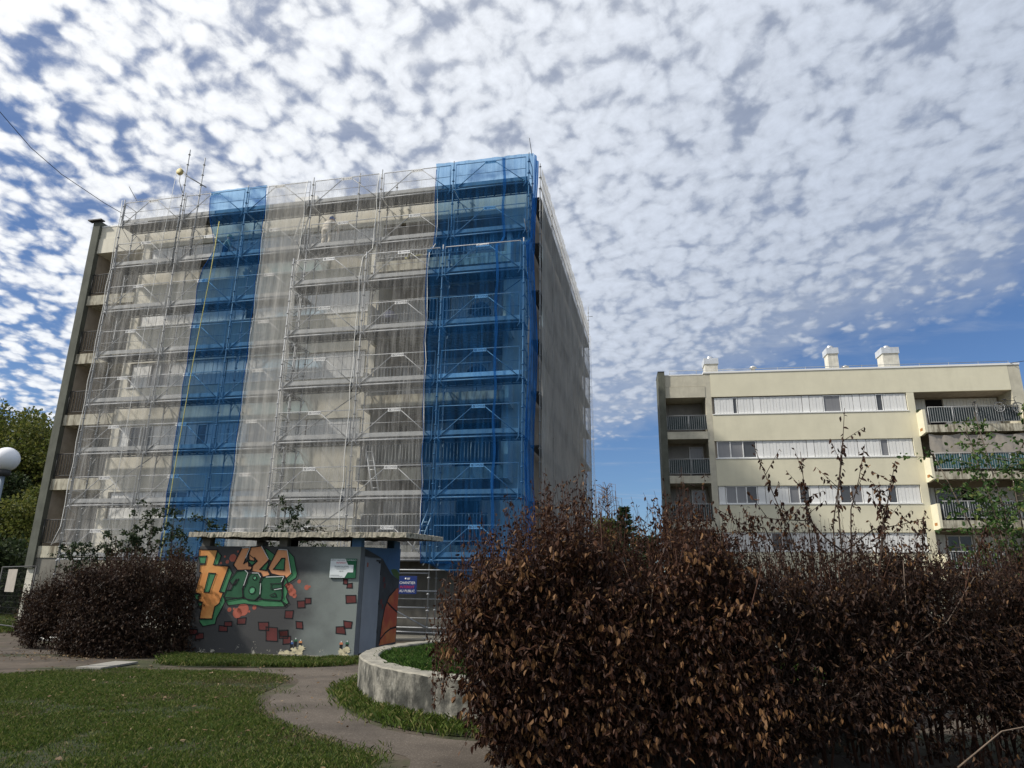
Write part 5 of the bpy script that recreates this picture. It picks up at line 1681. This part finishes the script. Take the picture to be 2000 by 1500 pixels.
LG = 'dead brown shrubs left of the painted shelter'
M['dead_dark'] = leaf_mat('dull_dead_leaves', [(0, (0.016, 0.008, 0.005)), (0.6, (0.032, 0.016, 0.009)), (0.92, (0.062, 0.032, 0.017)), (1, (0.15, 0.10, 0.055))], 0.2)
shrub('brown_shrub', 'dense dark brown shrub against the left end of the painted shelter', 'shrub', -10.2, -7.45, 5600, M['dead_dark'], None, 0, .060, 17.7, half_ell(-8.8, 1.75, 1.25, 2.5), 40, topf=top_ell(-8.7, 1.75, .9, 2.12), group=LG, n_twig_shoots=620, shoot_len=.75, topdrop=.35, spread=.36, per=7)
shrub('brown_shrub', 'lower dark brown shrub further left, beside the dirt track', 'shrub', -12.1, -9.6, 4200, M['dead_dark'], None, 0, .060, 19.3, half_ell(-10.8, 1.45, 1.3, 2.3), 36, topf=top_ell(-10.8, 1.45, .7, 1.98), group=LG, n_twig_shoots=260, shoot_len=.7, topdrop=.4, spread=.4, per=7)
shrub('brown_shrub', 'small dull shrub in front of the left corner of the beige block', 'shrub', -14.9, -13.5, 1700, M['dead_dark'], None, 0, .06, 22.9, half_ell(-14.2, .85, .8, 1.9), 22, topf=top_ell(-14.2, .85, .5, 1.6), group=LG, n_twig_shoots=80, shoot_len=.6, topdrop=.4, spread=.4, per=7)


def sapling(label, cx, cy, stems, leafm, lsize, nleaf, zc=0.0, group=None, name='sapling', twm='twig'):
    """stems: (x, z) tops relative to the world; leaves gather on side twigs of the upper half"""
    root = empty(name, (cx, cy, zc), 0, label, 'shrub', group)
    b = MB()
    LP, LD = [], []
    for (tx, tz, br) in stems:
        dy = random.uniform(-.4, .4)
        p0 = np.array([random.uniform(-.25, .25) + (tx - cx) * .3, dy * .3, 0])
        p2 = np.array([tx - cx, dy, tz - zc])
        p1 = (p0 + p2) / 2 + np.array([random.uniform(-.12, .12), random.uniform(-.1, .1), 0])
        b.tube([p0, p1, p2], .018, 5, .004)
        for _ in range(br):
            t = random.uniform(.35, 1.0)
            q = p1 + (p2 - p1) * (t - .35) / .65 if t > .35 else p1
            e = q + np.array([random.gauss(0, .32), random.gauss(0, .3), random.uniform(.02, .32)])
            b.tube([q, e], .006, 4, .002)
            for _ in range(nleaf):
                s = random.uniform(.25, 1.05)
                LP.append(q + (e - q) * s + RNG.normal(0, .03, 3))
                LD.append(RNG.normal(0, .7, 3) + np.array([0, 0, -.15]))
    b.build('stems', M[twm], root)
    ll = lsize * RNG.uniform(.6, 1.25, len(LP))
    V, F = leaf_geo(np.array(LP), np.array(LD), ll, ll * .55, .15, .2)
    put('leaves', np_mesh('leaves', V, F, leafm), root)['kind'] = 'stuff'
    return root


GG = 'green shrubs growing up in front of the nets'
sapling('green leaved shrub standing in front of the white net, left of the shelter', -9.9, 19.6, [(-11.5, 2.6, 8), (-10.9, 3.1, 10), (-10.5, 3.55, 14), (-10.1, 3.75, 16), (-9.7, 3.4, 12), (-11.2, 2.9, 12), (-10.3, 3.0, 16), (-11.9, 2.5, 10), (-12.2, 2.7, 8)], M['leaf_dark'], .095, 24, group=GG)
sapling('green leaved shrub in front of the narrow blue net, beside the shelter roof', -9.0, 19.7, [(-9.3, 3.7, 14), (-8.9, 3.3, 12), (-8.45, 3.55, 14), (-8.2, 3.1, 10), (-8.8, 2.9, 10), (-9.5, 3.2, 10)], M['leaf_dark'], .085, 22, group=GG)
sapling('dark green shrub showing above the left half of the shelter roof', -6.75, 21.6, [(-7.3, 3.5, 10), (-6.9, 4.05, 16), (-6.6, 3.9, 14), (-6.35, 3.5, 10), (-7.6, 3.1, 8), (-6.1, 3.2, 6)], M['leaf_dark'], .09, 22, group=GG)
sapling('low green shrub showing through the slot under the shelter roof', -5.9, 21.9, [(-6.1, 2.9, 10), (-5.7, 2.8, 10), (-5.3, 2.75, 8), (-6.5, 2.8, 8)], M['leaf_dark'], .08, 10, group=GG)
# moss and weeds on the shelter roof
o = sapling('small weeds growing on the shelter roof', -4.6, 17.4, [(-4.75, 2.90, 4), (-4.5, 2.86, 4), (-3.9, 2.87, 3)], M['leaf_dark'], .05, 5, zc=2.72, name='roof_weeds')

# young green tree at the right edge
yt = empty('young_tree', (8.3, 11.5, 0), 0, 'young multi stemmed tree with fresh green leaves at the right edge', 'tree')
bt = MB()
LP, LD = [], []
for (tx, tz) in [(8.36, 4.75), (7.95, 4.35), (7.5, 3.95), (7.35, 3.2), (8.66, 4.6), (7.55, 2.9), (8.1, 3.6), (8.9, 4.0), (8.0, 3.0), (8.6, 3.2), (9.3, 4.3), (9.6, 3.4), (8.3, 2.5)]:
    dy = random.uniform(-.9, .7)
    p0 = np.array([random.uniform(-.1, .1), random.uniform(-.1, .1), .0])
    p2 = np.array([tx - 8.3, dy, tz])
    p1 = p0 * .5 + p2 * .45 + np.array([0, 0, .25])
    bt.tube([p0, p1, p2], .028, 6, .005)
    for _ in range(20):
        t = random.random() ** .8
        q = p1 + (p2 - p1) * t
        e = q + np.array([random.gauss(-.06, .26), random.gauss(0, .3), random.gauss(.05, .16)])
        bt.tube([q, e], .006, 4, .002)
        for _ in range(13):
            s = random.uniform(.2, 1.1)
            LP.append(q + (e - q) * s + RNG.normal(0, .025, 3))
            LD.append(RNG.normal(0, .6, 3) + np.array([0, 0, -.35]))
bt.build('trunk', M['bark'], yt)
ll = RNG.uniform(.045, .10, len(LP))
V, F = leaf_geo(np.array(LP), np.array(LD), ll, ll * .62, .12, .2)
put('crown', np_mesh('crown', V, F, M['leaf_green']), yt)['kind'] = 'stuff'


def tree(label, x, y, h, rx, rz, leafm, n, lsize, clumps=60, cat='tree', group=None, trunk=True, name='tree'):
    root = empty(name, (x, y, 0), 0, label, cat, group)
    cz = h - rz
    b = MB()
    ends = []
    for i in range(clumps):
        a = RNG.uniform(0, 2 * np.pi)
        u = RNG.uniform(-.9, 1)
        rr = RNG.uniform(.55, 1.0)
        q = np.array([np.cos(a) * np.sqrt(1 - min(.99, u * u)) * rx * rr, np.sin(a) * np.sqrt(1 - min(.99, u * u)) * rx * rr, cz + u * rz * rr])
        ends.append(q)
    if trunk:
        b.tube([(0, 0, 0), (.1, .05, cz * .5), (0, 0, cz), (0, 0, cz + rz * .5)], .22 * h / 10, 8, .05)
        for q in ends[::2]:
            b.tube([np.array([0, 0, max(.8, cz - rz * .5 + (q[2] - cz) * .4)]), q * np.array([.5, .5, 1]) - np.array([0, 0, .3]), q], .05 * h / 10, 5, .012)
        b.build('trunk', M['bark'], root)
    E = np.array(ends)
    i = RNG.integers(0, len(E), n)
    cr = rx * RNG.uniform(.16, .34, len(E))
    off = unit(RNG.normal(size=(n, 3))) * (RNG.random(n) ** .45)[:, None] * cr[i][:, None]
    lp = E[i] + off * np.array([1.2, 1.2, .85])
    ld = off + RNG.normal(0, .5, (n, 3)) * rx * .2 + np.array([0, 0, -.1])
    ll = lsize * RNG.uniform(.6, 1.3, n)
    V, F = leaf_geo(lp, ld, ll, ll * .7, .15, .2)
    put('crown', np_mesh('crown', V, F, leafm), root)['kind'] = 'stuff'
    return root


TG = 'trees left of the beige block'
tree('tall yellow green tree at the far left edge behind the globe lamp', -34.5, 45, 12.6, 4.6, 5.2, M['leaf_yel'], 52000, .19, 150, group=TG)
tree('tall green tree close to the left corner of the beige block', -29.6, 44, 12.0, 3.8, 5.0, M['leaf_yel'], 46000, .18, 140, group=TG)
tree('lower dark green tree under the tall trees at the left edge', -29.5, 39.5, 7.6, 3.6, 3.6, M['leaf_dark'], 34000, .17, 110, group=TG)
tree('low olive green tree beside the left corner of the beige block', -25.8, 38.0, 6.6, 2.6, 3.2, M['leaf_yel'], 20000, .16, 80, group=TG)
tree('dark bushy tree behind the site fence', -24.5, 34, 3.6, 2.4, 1.75, M['leaf_dark'], 9000, .18, 60, group=TG)

# between the blocks: light green tree, spruce and a bare weeping birch
tree('light green bushy tree just right of the gable net', 7.8, 58, 7.6, 1.7, 3.6, M['leaf_yel'], 12000, .2, 80)
sp = empty('spruce', (8.9, 55, 0), 0, 'dark green spruce in the gap between the blocks', 'tree')
MB().tube([(0, 0, 0), (0, 0, 7.7)], .16, 8, .02).build('trunk', M['bark'], sp)
LP, LD = [], []
for lv in range(26):
    zc = .8 + 6.7 * lv / 25
    rad = 2.3 * (1 - lv / 26.5) + .12
    for k in range(9):
        if random.random() < .2: continue
        a = k * .7 + lv * 1.1 + random.uniform(-.3, .3)
        rk = random.uniform(.6, 1.2)
        zj = random.uniform(-.16, .16)
        for s in np.linspace(.1, 1, 26):
            for sd in (-1, 1):
                r_ = rad * s * rk
                LP.append((math.cos(a) * r_, math.sin(a) * r_, zc + zj - .30 * r_ + .45 * s * s * rad))
                LD.append((math.cos(a + sd * .8) + random.gauss(0, .2), math.sin(a + sd * .8) + random.gauss(0, .2), .1 + random.gauss(0, .25)))
ll = RNG.uniform(.2, .42, len(LP))
V, F = leaf_geo(np.array(LP), np.array(LD), ll, ll * .22, .1, .05)
put('crown', np_mesh('crown', V, F, M['needle']), sp)['kind'] = 'stuff'
bi = empty('birch', (9.15, 68, 0), 0, 'bare weeping birch beside the far corner of the gable net', 'tree')
b = MB()
b.tube([(0, 0, 0), (.1, 0, 5), (.3, 0, 11.2)], .14, 6, .02)
for k in range(70):
    z = random.uniform(6, 11)
    a = random.uniform(0, 6.28)
    l = random.uniform(.5, 1.7)
    e = Vector((.2 + math.cos(a) * l, math.sin(a) * l, z + .5))
    b.tube([(.2, 0, z), (.2 + math.cos(a) * l * .6, math.sin(a) * l * .6, z + .55), e, e + Vector((.1, 0, -random.uniform(1, 3.2)))], .03, 4, .014)
b.build('trunk', mat('birch_twigs', (0.16, 0.12, 0.11), 0.9), bi)
tree('distant green tree left of the cream block', 12.6, 66, 6.9, 1.6, 2.6, M['leaf_dark'], 5000, .22, 40)

# ------------------------------------------------------------------ street furniture and small things
lp = empty('globe_lamp', (-10.22, 14.0, 0), 0, 'white globe street lamp on a grey pole at the left edge', 'lamp')
MB().tube([(0, 0, 0), (0, 0, 2.2), (0, 0, 3.68)], .055, 10, .045).build('pole', mat('lamp_pole_paint', (0.20, 0.24, 0.28), .5), lp)
MB().lathe([(.05, -.1), (.12, -.08), (.13, 0), (.10, .03)], (0, 0, 3.72), 16).build('collar', M['darkrail'], lp)
prof = [(max(.004, .24 * math.sin(math.pi * i / 18)), -.24 * math.cos(math.pi * i / 18)) for i in range(19)]
MB().lathe(prof, (0, 0, 3.965), 28).build('globe', mat('opal_globe', (0.80, 0.80, 0.82), .25), lp)

fe = empty('site_fence', (-15.05, 22.95, 0), R(-40), 'grey mesh site fence panel on a concrete foot at the left edge', 'fence')
b = MB()
for p, q in (((0, 0, .12), (0, 0, 2.06)), ((-3.4, 0, .12), (-3.4, 0, 2.06)), ((-3.4, 0, .2), (0, 0, .2)), ((-3.4, 0, 2.06), (0, 0, 2.06))):
    b.tube([p, q], .021, 6)
b.build('frame', M['darkrail'], fe)
b = MB()
for k in range(1, 34): b.tube([(-.1 * k, 0, .2), (-.1 * k, 0, 2.06)], .0025, 3, cap=False)
for k in range(1, 10): b.tube([(-3.4, 0, .2 + .186 * k), (0, 0, .2 + .186 * k)], .0025, 3, cap=False)
b.build('mesh_infill', M['darkrail'], fe)
MB().box(-.36, .36, -.12, .12, 0, .13).build('foot', mat('fence_foot', (0.05, 0.05, 0.05), .9), fe)
o = MB().box(-2.55, -1.62, -.04, -.03, 1.25, 1.98).build('fence_banner', M['tarp'], None, loc=(-15.05, 22.95, 0), rot=(0, 0, R(-40)))
tag(o, 'pale plastic notice tied to the site fence', 'notice')

o = MB().box(-.25, .25, -.58, .58, 0.0, .035).build('paving_board', mat("pale_board", (0.27, 0.26, 0.23), .9, var=.12), None, loc=(-7.9, 14.78, .012), rot=(0, 0, R(-6)))
tag(o, 'pale flat board lying at the edge of the lawn', 'board')
b = MB()
for k in range(5):
    b.tube([(-13.2 + random.uniform(0, .4), 20.6 + .12 * k, .05), (-11.8, 20.4 + .15 * k + random.uniform(-.1, .1), .09), (-10.3 + random.uniform(-.5, .5), 20.5 + .1 * k, .04)], .05, 5)
tag(b.build('plastic_sheet', M['rope_w']), 'crumpled white plastic sheeting on the ground left of the shrub', 'sheeting')

pts = [(-17.05, 27.02, 17.0), (-17.3, 26.1, 16.95), (-17.6, 25.0, 16.98), (-17.85, 24.07, 17.0), (-18.21, 22.72, 17.25), (-18.56, 21.4, 17.80), (-19.0, 19.7, 18.7), (-20.0, 16.0, 21.2)]
tag(MB().tube(pts, .013, 5).build('overhead_cable', M['cable']), 'black overhead cable running from the top left of the scaffold', 'cable')


# people on the scaffold
def person(label, loc, rz, joints, radii, edges, zones, mats, extra):
    """one continuous body grown over a jointed skeleton, then split into clothes by nearest bone"""
    root = empty('person', loc, rz, label, 'person', 'workers on the scaffold')
    me = bpy.data.meshes.new('body')
    me.from_pydata(joints, edges, [])
    ob = bpy.data.objects.new('body', me)
    COL.objects.link(ob)
    md = ob.modifiers.new('skin', 'SKIN')
    md.use_smooth_shade = True
    sk = me.skin_vertices[0].data if me.skin_vertices else None
    if sk is None:
        bpy.context.view_layer.objects.active = ob
        sk = me.skin_vertices.new(name='skin').data if hasattr(me.skin_vertices, 'new') else None
    if sk is not None:
        for v, r_ in zip(sk, radii):
            v.radius = (r_, r_)
        sk[0].use_root = True
    sd = ob.modifiers.new('sub', 'SUBSURF')
    sd.levels = sd.render_levels = 2
    dg = bpy.context.evaluated_depsgraph_get()
    m2 = bpy.data.meshes.new_from_object(ob.evaluated_get(dg))
    bpy.data.objects.remove(ob)
    m2.materials.clear()
    for mt in mats: m2.materials.append(mt)
    J = [Vector(j) for j in joints]
    for p in m2.polygons:
        best, bi_ = 1e9, 0
        for ei, (a, b_) in enumerate(edges):
            d = J[b_] - J[a]
            t = max(0, min(1, (p.center - J[a]).dot(d) / max(1e-9, d.length_squared)))
            ds = (p.center - J[a] - d * t).length
            if ds < best: best, bi_ = ds, ei
        p.material_index = zones[bi_]
        p.use_smooth = True
    put('body', m2, root)
    extra(root, J)
    return root


def hand(b, w, d):
    """five short bent fingers from the wrist outwards"""
    d = d.normalized()
    s = d.orthogonal().normalized()
    n = d.cross(s)
    b.tube([w, w + d * .08], .035, 6, .03)
    for k in range(4):
        o = w + d * .08 + s * (k - 1.5) * .019
        l = (.07, .08, .075, .058)[k]
        b.tube([o, o + d * l * .6, o + d * l * .9 - n * .02], .009, 5, .007)
    b.tube([w + d * .02 + s * .03, w + d * .06 + s * .06, w + d * .09 + s * .06], .011, 5, .008)


def head_bits(cap):
    def f(root, J):
        h = J[4]
        b = MB()
        b.lathe([(.002, -.13), (.06, -.11), (.085, -.03), (.088, .04), (.07, .10), (.03, .125), (.002, .13)], h, 14)
        fd = (J[4] - J[3]).normalized()
        b.tube([h + Vector((0, .08, -.01)), h + Vector((0, .108, -.035))], .016, 5, .012)
        for s in (-1, 1):
            b.lathe([(.004, -.03), (.018, 0), (.004, .03)], h + Vector((s * .088, 0, -.01)), 6)
        b.build('head', M['skin'], root)
        b = MB()
        for s in (-1, 1): b.lathe([(.002, -.012), (.012, 0), (.002, .012)], h + Vector((s * .033, .082, .012)), 6)
        b.tube([h + Vector((-.028, .082, -.062)), h + Vector((.028, .082, -.062))], .006, 4)
        b.build('face', M['shoe'], root)
        b = MB()
        b.lathe([(.105, .03), (.112, .05), (.105, .11), (.07, .155), (.02, .17)], h, 16)
        b.box(h.x - .09, h.x + .09, h.y + .06, h.y + .19, h.z + .035, h.z + .05)
        b.build('cap', cap, root)
        b = MB()
        hand(b, J[8], J[8] - J[7])
        hand(b, J[11], J[11] - J[10])
        b.build('hands', M['skin'], root)
        b = MB()
        for k in (14, 17):
            f_ = J[k]
            b.box(f_.x - .05, f_.x + .05, f_.y - .08, f_.y + .19, max(0, f_.z - .08), max(0, f_.z - .08) + .09)
        b.build('boots', M['shoe'], root)
    return f


ED = [(0, 1), (1, 2), (2, 3), (3, 4), (2, 6), (6, 7), (7, 8), (2, 9), (9, 10), (10, 11), (0, 12), (12, 13), (13, 14), (0, 15), (15, 16), (16, 17), (3, 5)]
ZO = [1, 0, 0, 2, 0, 0, 2, 0, 0, 2, 1, 1, 1, 1, 1, 1, 2]
RA = [.14, .15, .14, .055, .06, .05, .07, .05, .035, .07, .05, .035, .10, .07, .05, .10, .07, .05]
# leaning towards the wall, hands at the facade
J1 = [(0, -.05, .86), (0, .06, 1.05), (0, .20, 1.24), (0, .30, 1.34), (0, .36, 1.42), (0, .33, 1.37), (-.21, .20, 1.22), (-.30, .40, 1.02), (-.22, .56, 1.12), (.21, .20, 1.22), (.30, .38, 1.02), (.22, .54, .96),
      (-.11, -.04, .80), (-.13, .06, .46), (-.13, -.04, .08), (.11, -.04, .80), (.14, .08, .46), (.14, -.02, .08)]
person('worker in pale clothes and a blue cap leaning to the facade on the upper deck', at1(9.72, .12, 14.5), R(-12.3), J1, RA, ED, ZO, [M['overall'], M['overall'], M['skin']], head_bits(M['helmet']))
# kneeling on the deck
J2 = [(0, 0, .42), (0, .05, .62), (0, .10, .84), (0, .13, .97), (0, .15, 1.06), (0, .14, 1.0), (-.20, .10, .82), (-.28, .24, .60), (-.20, .42, .58), (.20, .10, .82), (.28, .22, .58), (.24, .42, .52),
      (-.11, .02, .40), (-.16, .36, .34), (-.16, .30, .08), (.11, .02, .38), (.16, .34, .10), (.16, -.06, .08)]
person('worker in a pale jacket kneeling behind the narrow blue net', at1(5.0, .35, 14.5), R(-60), J2, RA, ED, ZO, [M['jacket'], M['jeans'], M['skin']], head_bits(M['helmet2']))


# bicycles hung on the top balcony of the cream block
def bicycle(label, loc, rz, s=1.0, tilt=0.0):
    root = empty('bicycle', loc, rz, label, 'bicycle')
    root.scale = (s, s, s)
    root.rotation_euler = (0, tilt, rz)
    for x in (-.52, .52):
        w = MB().ring((x, 0, .34), .32, .022, 'y', 24, 6).build('tyre', M['darkrail'], root)
        MB().ring((x, 0, .34), .29, .010, 'y', 24, 5).build('rim', M['alu'], w)
        b = MB()
        for k in range(12):
            a = k * math.pi / 6
            b.tube([(x, 0, .34), (x + .29 * math.cos(a), 0, .34 + .29 * math.sin(a))], .0025, 3, cap=False)
        b.build('spokes', M['alu'], w)
    b = MB()
    for p, q in (((-.52, 0, .34), (-.08, 0, .30)), ((-.08, 0, .30), (-.2, 0, .80)), ((-.52, 0, .34), (-.18, 0, .74)), ((-.18, 0, .74), (.36, 0, .78)), ((-.08, 0, .30), (.38, 0, .70)), ((.34, 0, .86), (.52, 0, .34))):
        b.tube([p, q], .018, 6)
    b.build('frame', M['darkrail'], root)
    MB().tube([(.34, 0, .86), (.33, 0, .96), (.36, -.2, 1.0)], .012, 5).tube([(.33, 0, .96), (.36, .2, 1.0)], .012, 5).build('handlebar', M['darkrail'], root)
    MB().box(-.32, -.10, -.06, .06, .80, .85).build('saddle', M['darkrail'], root)


F2 = Matrix.Translation((12.13, 41.5, 0)) @ Matrix.Rotation(R(-8.28), 4, 'Z')
bicycle('bicycle hung over the rail of the top right balcony', F2 @ Vector((16.35, -.98, 11.42)), R(-8.28), .95, R(4))
bicycle('second bicycle standing end on at the same balcony rail', F2 @ Vector((14.75, -.62, 11.40)), R(-8.28 + 76), .9)
o = MB().box(11.80, 11.96, -.40, -.10, 11.76, 11.88).build('flower_box', M['leaf_dark'], None)
o.matrix_world = F2
tag(o, 'dark green box on the cheek wall of the top right balcony', 'box')

# things on the balconies of the scaffolded block
M['parasol'] = mat('dark_parasol', (0.035, 0.04, 0.05), .9, var=.2)
M['parasol_b'] = mat('striped_blue_parasol', (0.12, 0.13, 0.19), .9, var=.2)


def parasol(label, u, y, z, rad, h, m):
    root = empty('parasol', at1(u, y, z), R(-12.3), label, 'parasol', 'parasols on the scaffolded balconies')
    MB().tube([(0, 0, 0), (0, 0, h)], .02, 6).build('pole', M['darkrail'], root)
    MB().lathe([(rad, h - .45), (rad * .97, h - .38), (rad * .75, h - .18), (rad * .4, h - .05), (.03, h)], (0, 0, 0), 10).build('canopy', m, root)
    MB().lathe([(.2, 0), (.2, .07), (.04, .09)], (0, 0, 0), 12).build('base', M['darkrail'], root)


parasol('blue grey dome parasol behind the open white net', 12.35, .9, 10.98, .36, .95, M['parasol_b'])
parasol('dark rounded parasol on the balcony behind the wide blue net', 16.0, .75, 10.98, .46, 1.0, M['parasol'])
parasol('dark pointed parasol on the third balcony behind the wide blue net', 15.95, .8, 8.28, .42, 1.25, M['parasol'])
